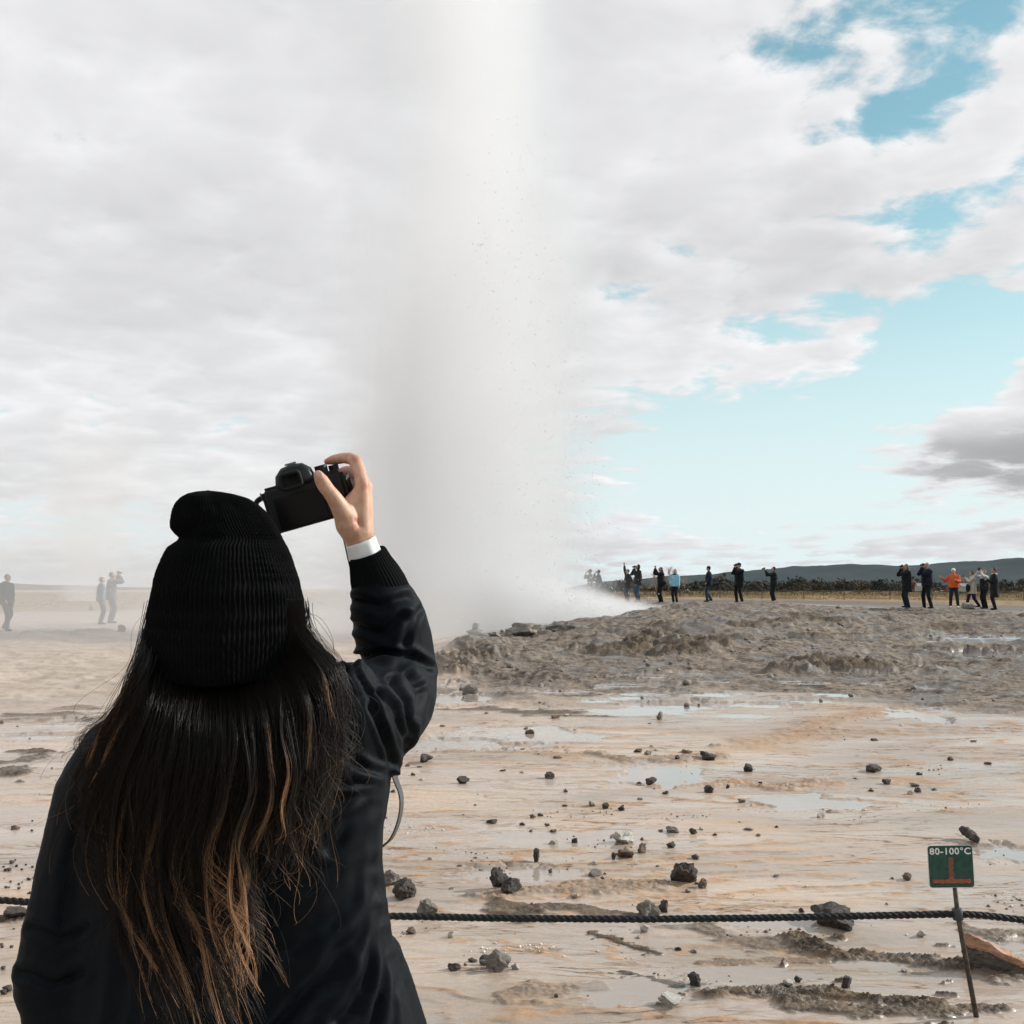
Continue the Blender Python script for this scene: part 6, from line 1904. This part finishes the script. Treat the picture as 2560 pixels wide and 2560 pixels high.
    prof = [(1.48, 0.095, 0.085), (1.44, 0.165, 0.110), (1.36, 0.215, 0.145), (1.22, 0.228, 0.168), (1.05, 0.220, 0.168), (0.95, 0.224, 0.170), (hem, 0.226, 0.172)]
    if hem > 0.95: prof = prof[:5] + [(hem, 0.195, 0.145)]
    elif hem < 0.75: prof = prof[:6] + [(0.80, 0.215, 0.165), (hem, 0.225, 0.175)]
    j.loft([[(ww * rx * math.cos(a), ry * math.sin(a), z_ + dz) for a in np.linspace(0, 2 * math.pi, 18, endpoint=False)] for z_, rx, ry in prof])
    for sh, el, w in S:
        j.capsule(sh - Vector((0, 0, 0.01)), el, 0.088, 0.074, 10); j.capsule(el, w - (w - el).normalized() * 0.01, 0.072, 0.052, 10)
    j.capsule((-0.03, -0.01, 1.47 + dz), (0.03, -0.01, 1.47 + dz), 0.068, 0.068)
    if hood == 'up':
        j.ball(hc + Vector((0, -0.02, 0.0)), (0.105, 0.108, 0.135), 14, 10, HR)
    elif hood:
        j.ball((0, -0.085, 1.46 + dz), (0.12, 0.075, 0.075), 12, 8)
    jm = fuse_mesh('jacket', j, VX, 3)
    V = get_co(jm); N = get_no(jm)
    V += N * (0.016 * fbm(V[:, 0] * 9 + px, V[:, 1] * 9, V[:, 2] * 7, oct=3))[:, None]
    if hood == 'up':                                     # leave the face free
        m_ = (np.array(HR.transposed()) @ (V - np.array(hc)).T).T
        k = (m_[:, 1] > 0.02) & (np.abs(m_[:, 0]) < 0.09) & (np.abs(m_[:, 2] + 0.01) < 0.11)
        V[k] -= (np.array(HR) @ np.array([0, 0.085, 0])) * sstep(m_[k, 1], 0.02, 0.08)[:, None]
    set_co(jm, V); jm.materials.clear(); jm.materials.append(cloth(jacket, name='jacket_cloth'))
    jo = link('jacket', jm, e)
    if vest:
        v = MB(); v.loft([[(1.07 * rx * math.cos(a), 1.09 * ry * math.sin(a), z_) for a in np.linspace(0, 2 * math.pi, 18, endpoint=False)] for z_, rx, ry in prof[2:]])
        fuse('vest', v, cloth(vest, name='vest_cloth'), e, VX, 2)
    if collar:
        c = MB(); c.tube([(0.105 * math.cos(a), 0.085 * math.sin(a) - 0.01, 1.47 + dz) for a in np.linspace(0, 6.28, 17)], 0.034, 8, cap=True)
        fuse('collar', c, cloth(collar, name='fur_collar'), jo, 0.012, 2)
    # hair or hat
    hh = MB()
    if hair is not None:
        hh.ball(H3(0, -0.018, 0.018), (0.084, 0.092, 0.108), 14, 10, HR)
        if longhair: hh.capsule(H3(0, -0.06, -0.02), Vector((0, -0.10, 1.36 + dz)), 0.078, 0.085, 12)
        hm = fuse_mesh('hair', hh, 0.013, 2)
        V = get_co(hm); m_ = (np.array(HR.transposed()) @ (V - np.array(hc)).T).T
        k = (m_[:, 1] > 0.035) & (m_[:, 2] < 0.062) & (m_[:, 2] > -0.2)
        V[k] -= (np.array(HR) @ np.array([0, 0.05, 0]))[None]
        set_co(hm, V); hm.materials.clear(); hm.materials.append(cloth(hair, 0.6, 'hair'))
        link('hair', hm, e)
    if hat:
        kind, colr = hat
        q = MB(); q.ball(H3(0, -0.008, 0.052), (0.092, 0.104, 0.088), 14, 10, HR)
        if kind == 'cap': q.ball(H3(0, 0.105, 0.052), (0.066, 0.065, 0.012), 12, 6, HR)
        if kind == 'brim': q.ball(H3(0, 0.0, 0.050), (0.155, 0.165, 0.014), 16, 6, HR)
        fuse('hat', q, cloth(colr, name='hat_wool'), e, 0.013, 2)
    if backpack:
        k = MB(); k.ball((0, -0.20, 1.22 + dz), (0.14, 0.10, 0.22), 12, 8); fuse('backpack', k, cloth(backpack, name='backpack_cloth'), e, 0.016, 2)
    if scarf:
        k = MB(); k.tube([(0.09 * math.cos(a), 0.085 * math.sin(a), 1.48 + dz) for a in np.linspace(0, 6.28, 15)], 0.035, 8); fuse('scarf', k, cloth(scarf, name='scarf_wool'), e, 0.013, 2)
    M = Matrix.Translation(p) @ Matrix.Rotation(yaw, 4, 'Z') @ Matrix.Scale(s, 4)
    return e, M, S, hc

gear = mat('gear_black', (0.014, 0.014, 0.015), 0.5)
def held_camera(pr, label, phone=False):
    """what the raised hands hold, between them"""
    e, M, S, hc = pr
    a = S[0][2] + (S[0][2] - S[0][1]).normalized() * 0.10; b = S[1][2] + (S[1][2] - S[1][1]).normalized() * 0.10
    if abs(a.z - b.z) > 0.25: c = a if a.z > b.z else b
    else: c = (a + b) / 2
    mb = MB()
    if phone:
        mb.box((0, 0, 0), (0.15, 0.010, 0.075))
        o = mb.build('phone', gear, None, smooth=False, bevel=0.003)
    else:
        mb.box((0, 0, 0), (0.135, 0.05, 0.085)); mb.box((0, 0.0, 0.052), (0.05, 0.045, 0.03)); mb.tube([(0, 0.02, -0.005), (0, 0.06, -0.005), (0, 0.12, -0.005)], [0.036, 0.036, 0.034], 14)
        o = mb.build('camera', gear, None, smooth=False, bevel=0.004)
    o.matrix_world = M @ Matrix.Translation(c + Vector((0, 0.0, 0.02)))
    tag(o, label, 'phone' if phone else 'camera')
def bag(pr, off, size, colr, label):
    e, M, S, hc = pr
    mb = MB(); mb.ball((0, 0, 0), size, 12, 8)
    ft_ = MB(); 
    root = empty('shoulder_bag', (0, 0, 0), label=label, cat='bag'); root.matrix_world = M @ Matrix.Translation(Vector(off))
    fuse('pouch', mb, cloth(colr, name='bag_cloth'), root, 0.016, 2)
    st = MB(); st.tube([(size[0] * 0.8, 0, size[2] * 0.6), (size[0] * 0.4 - off[0] * 0.2, 0, 0.25), (-off[0] * 0.9, -off[1] * 0.5, 1.47 - off[2]), (-off[0] * 0.5, 0.1, 0.2), (-size[0] * 0.8, 0, size[2] * 0.6)], 0.012, 6)
    st.build('strap', gear, root)

BLK = (0.010, 0.011, 0.013); NAVY = (0.012, 0.017, 0.028); JEAN = (0.035, 0.055, 0.085); DKG = (0.02, 0.022, 0.024)
L_ = math.pi / 2
# on the misty side
person(14, 1578, 1436, None, -1.9, 'onlooker in dark jacket at the misty picture edge, hands down, looking up', (0.020, 0.034, 0.038), (0.03, 0.045, 0.055), 'down', 'pocket', hood=True, stride=0.5, look=0.3, hair=(0.12, 0.10, 0.09))
person(251, 1563, 1449, None, -1.1, 'shorter of the misty couple, in pale blue-grey jacket', (0.10, 0.15, 0.18), (0.06, 0.07, 0.08), 'chest', 'down', hair=(0.16, 0.09, 0.05), look=0.3, hem=0.85)
q = person(276, 1561, 1433, 37.3, -0.9, 'taller of the misty couple, lifting a camera with both arms', (0.09, 0.085, 0.085), (0.08, 0.08, 0.09), (0.10, 0.24, 1.62), (0.12, 0.22, 1.62), hair=(0.10, 0.06, 0.04), look=0.35, scarf=(0.40, 0.18, 0.09))
held_camera(q, 'camera lifted by the taller of the misty couple')
# behind the spray
q = person(1476, 1502, 1418, 54.0, 1.6, 'onlooker nearest the column, almost lost in spray', (0.10, 0.09, 0.085), (0.07, 0.07, 0.08), 'camera', 'camera', look=0.35)
person(1497, 1503, 1419, 53.0, 1.5, 'onlooker in grey half veiled by spray, right of another', (0.06, 0.06, 0.062), (0.06, 0.07, 0.09), 'chest', 'camera', look=0.35, hair=(0.05, 0.035, 0.025))
q = person(1570, 1503, 1418, 53.0, 1.9, 'onlooker in black padded coat with one arm raised high', BLK, (0.03, 0.05, 0.06), 'hip', (0.20, 0.10, 1.92), look=0.35, hem=0.78, hair=(0.05, 0.03, 0.02))
held_camera(q, 'phone in the arm raised high', True)
q = person(1596, 1504, 1411, 52.0, 1.9, 'onlooker in black hooded jacket and blue jeans, hands to face', BLK, (0.025, 0.06, 0.085), 'camera', 'camera', hood='up', look=0.3)
held_camera(q, 'camera of the onlooker in hooded jacket and blue jeans')
q = person(1653, 1501, 1411, 52.5, 1.9, 'long-haired onlooker in black with a bag at the hip, arms raised', (0.018, 0.015, 0.014), BLK, 'phone', 'phone', look=0.4, hair=(0.045, 0.026, 0.018), longhair=True, hem=0.85)
held_camera(q, 'phone lifted by the long-haired onlooker', True)
bag(q, (-0.26, -0.02, 0.98), (0.16, 0.11, 0.13), BLK, 'round black bag at the hip of the long-haired onlooker')
person(1688, 1503, 1418, 52.0, 2.5, 'onlooker in light blue jacket over black trousers', (0.22, 0.46, 0.56), BLK, 'down', 'pocket', look=0.35, hair=(0.025, 0.016, 0.014), longhair=True, hem=0.86, scarf=BLK)
person(1773, 1506, 1419, 48.0, 1.5, 'onlooker in navy jacket walking alone, hands in pockets', NAVY, (0.02, 0.035, 0.05), 'pocket', 'pocket', hat=('beanie', BLK), stride=-0.35, look=0.1)
q = person(1849, 1507, 1407, 49.0, 2.1, 'stout man in black coat and cap photographing with elbows out', BLK, BLK, 'camera', 'camera', hat=('cap', (0.02, 0.02, 0.022)), look=0.25, hem=0.70, wide=1.12, stance=0.17)
held_camera(q, 'camera of the man in black coat and cap')
q = person(1936, 1512, 1419, 48.0, 1.6, 'slim onlooker in dark jacket holding a camera out in front', (0.014, 0.016, 0.02), BLK, (0.06, 0.42, 1.55), (0.06, 0.38, 1.56), look=0.2, hair=(0.012, 0.010, 0.010), stance=0.16, hem=0.86)
held_camera(q, 'camera held out by the slim onlooker')
# far away on the plain
q = person(1740, 1484, 1466, 165.0, 0.3, 'tiny distant walker in the scrub behind the light blue jacket', BLK, BLK, hat=('beanie', (0.12, 0.03, 0.03)), scale=1.7, z=None)
q = person(1904, 1482, 1458, 135.0, 0.4, 'small distant figure with red hat crouching in the grass', (0.05, 0.045, 0.045), BLK, 'pocket', 'pocket', hat=('beanie', (0.20, 0.03, 0.03)), scale=1.7, sit=True)
# the group on the right
q = person(2268, 1520, 1423, None, 1.75, 'woman in long black coat with camera at her eye, leftmost of the right-hand group', BLK, (0.012, 0.018, 0.026), 'camera', 'camera', look=0.3, hair=(0.10, 0.07, 0.05), hem=0.64, longhair=True)
held_camera(q, 'pale-lensed camera of the woman in long black coat')
bag(q, (0.22, -0.06, 0.94), (0.10, 0.08, 0.12), BLK, 'dark bag at the hip of the woman in long black coat')
q = person(2320, 1522, 1407, None, 1.9, 'tall bare-headed man in navy jacket pointing a camera upward', (0.011, 0.014, 0.024), (0.010, 0.010, 0.012), 'camera', 'camera', look=0.4, hair=(0.30, 0.20, 0.15), hem=0.85, hood=True, wide=1.1, stance=0.20)
held_camera(q, 'camera of the tall man in navy jacket')
person(2386, 1519, 1422, None, 2.7, 'onlooker in bright orange jacket and white cap', (0.52, 0.10, 0.028), (0.018, 0.022, 0.028), (0.12, 0.30, 1.22), (0.50, 0.12, 1.34), hat=('beanie', (0.70, 0.68, 0.64)), hair=None, look=0.2, hem=0.90, shoes=(0.70, 0.68, 0.64), stance=0.16)
q = person(2432, 1521, 1428, None, 1.6, 'striding onlooker in pale beige coat with arms held out', (0.42, 0.38, 0.32), (0.016, 0.018, 0.026), (0.06, 0.36, 1.42), (0.04, 0.40, 1.44), look=0.2, hair=(0.014, 0.011, 0.010), hem=0.68, stride=0.9, stance=0.07)
held_camera(q, 'phone held out by the onlooker in pale beige coat', True)
bag(q, (-0.12, 0.26, 0.95), (0.09, 0.10, 0.20), BLK, 'tall black bag hanging before the pale beige coat')
q = person(2463, 1522, 1425, None, 1.8, 'onlooker in light grey sleeves and dark vest, arms raised', (0.40, 0.41, 0.42), BLK, 'high', 'high', look=0.35, hair=(0.20, 0.16, 0.13), hem=0.86, vest=(0.015, 0.017, 0.020))
held_camera(q, 'camera raised by the onlooker in dark vest')
person(2488, 1525, 1419, None, 1.2, 'heavy onlooker in long dark coat with pale fur collar, rightmost of all', (0.015, 0.015, 0.018), (0.014, 0.013, 0.022), 'chest', 'hip', look=0.15, hair=(0.10, 0.065, 0.045), hem=0.52, wide=1.12, collar=(0.55, 0.52, 0.48))
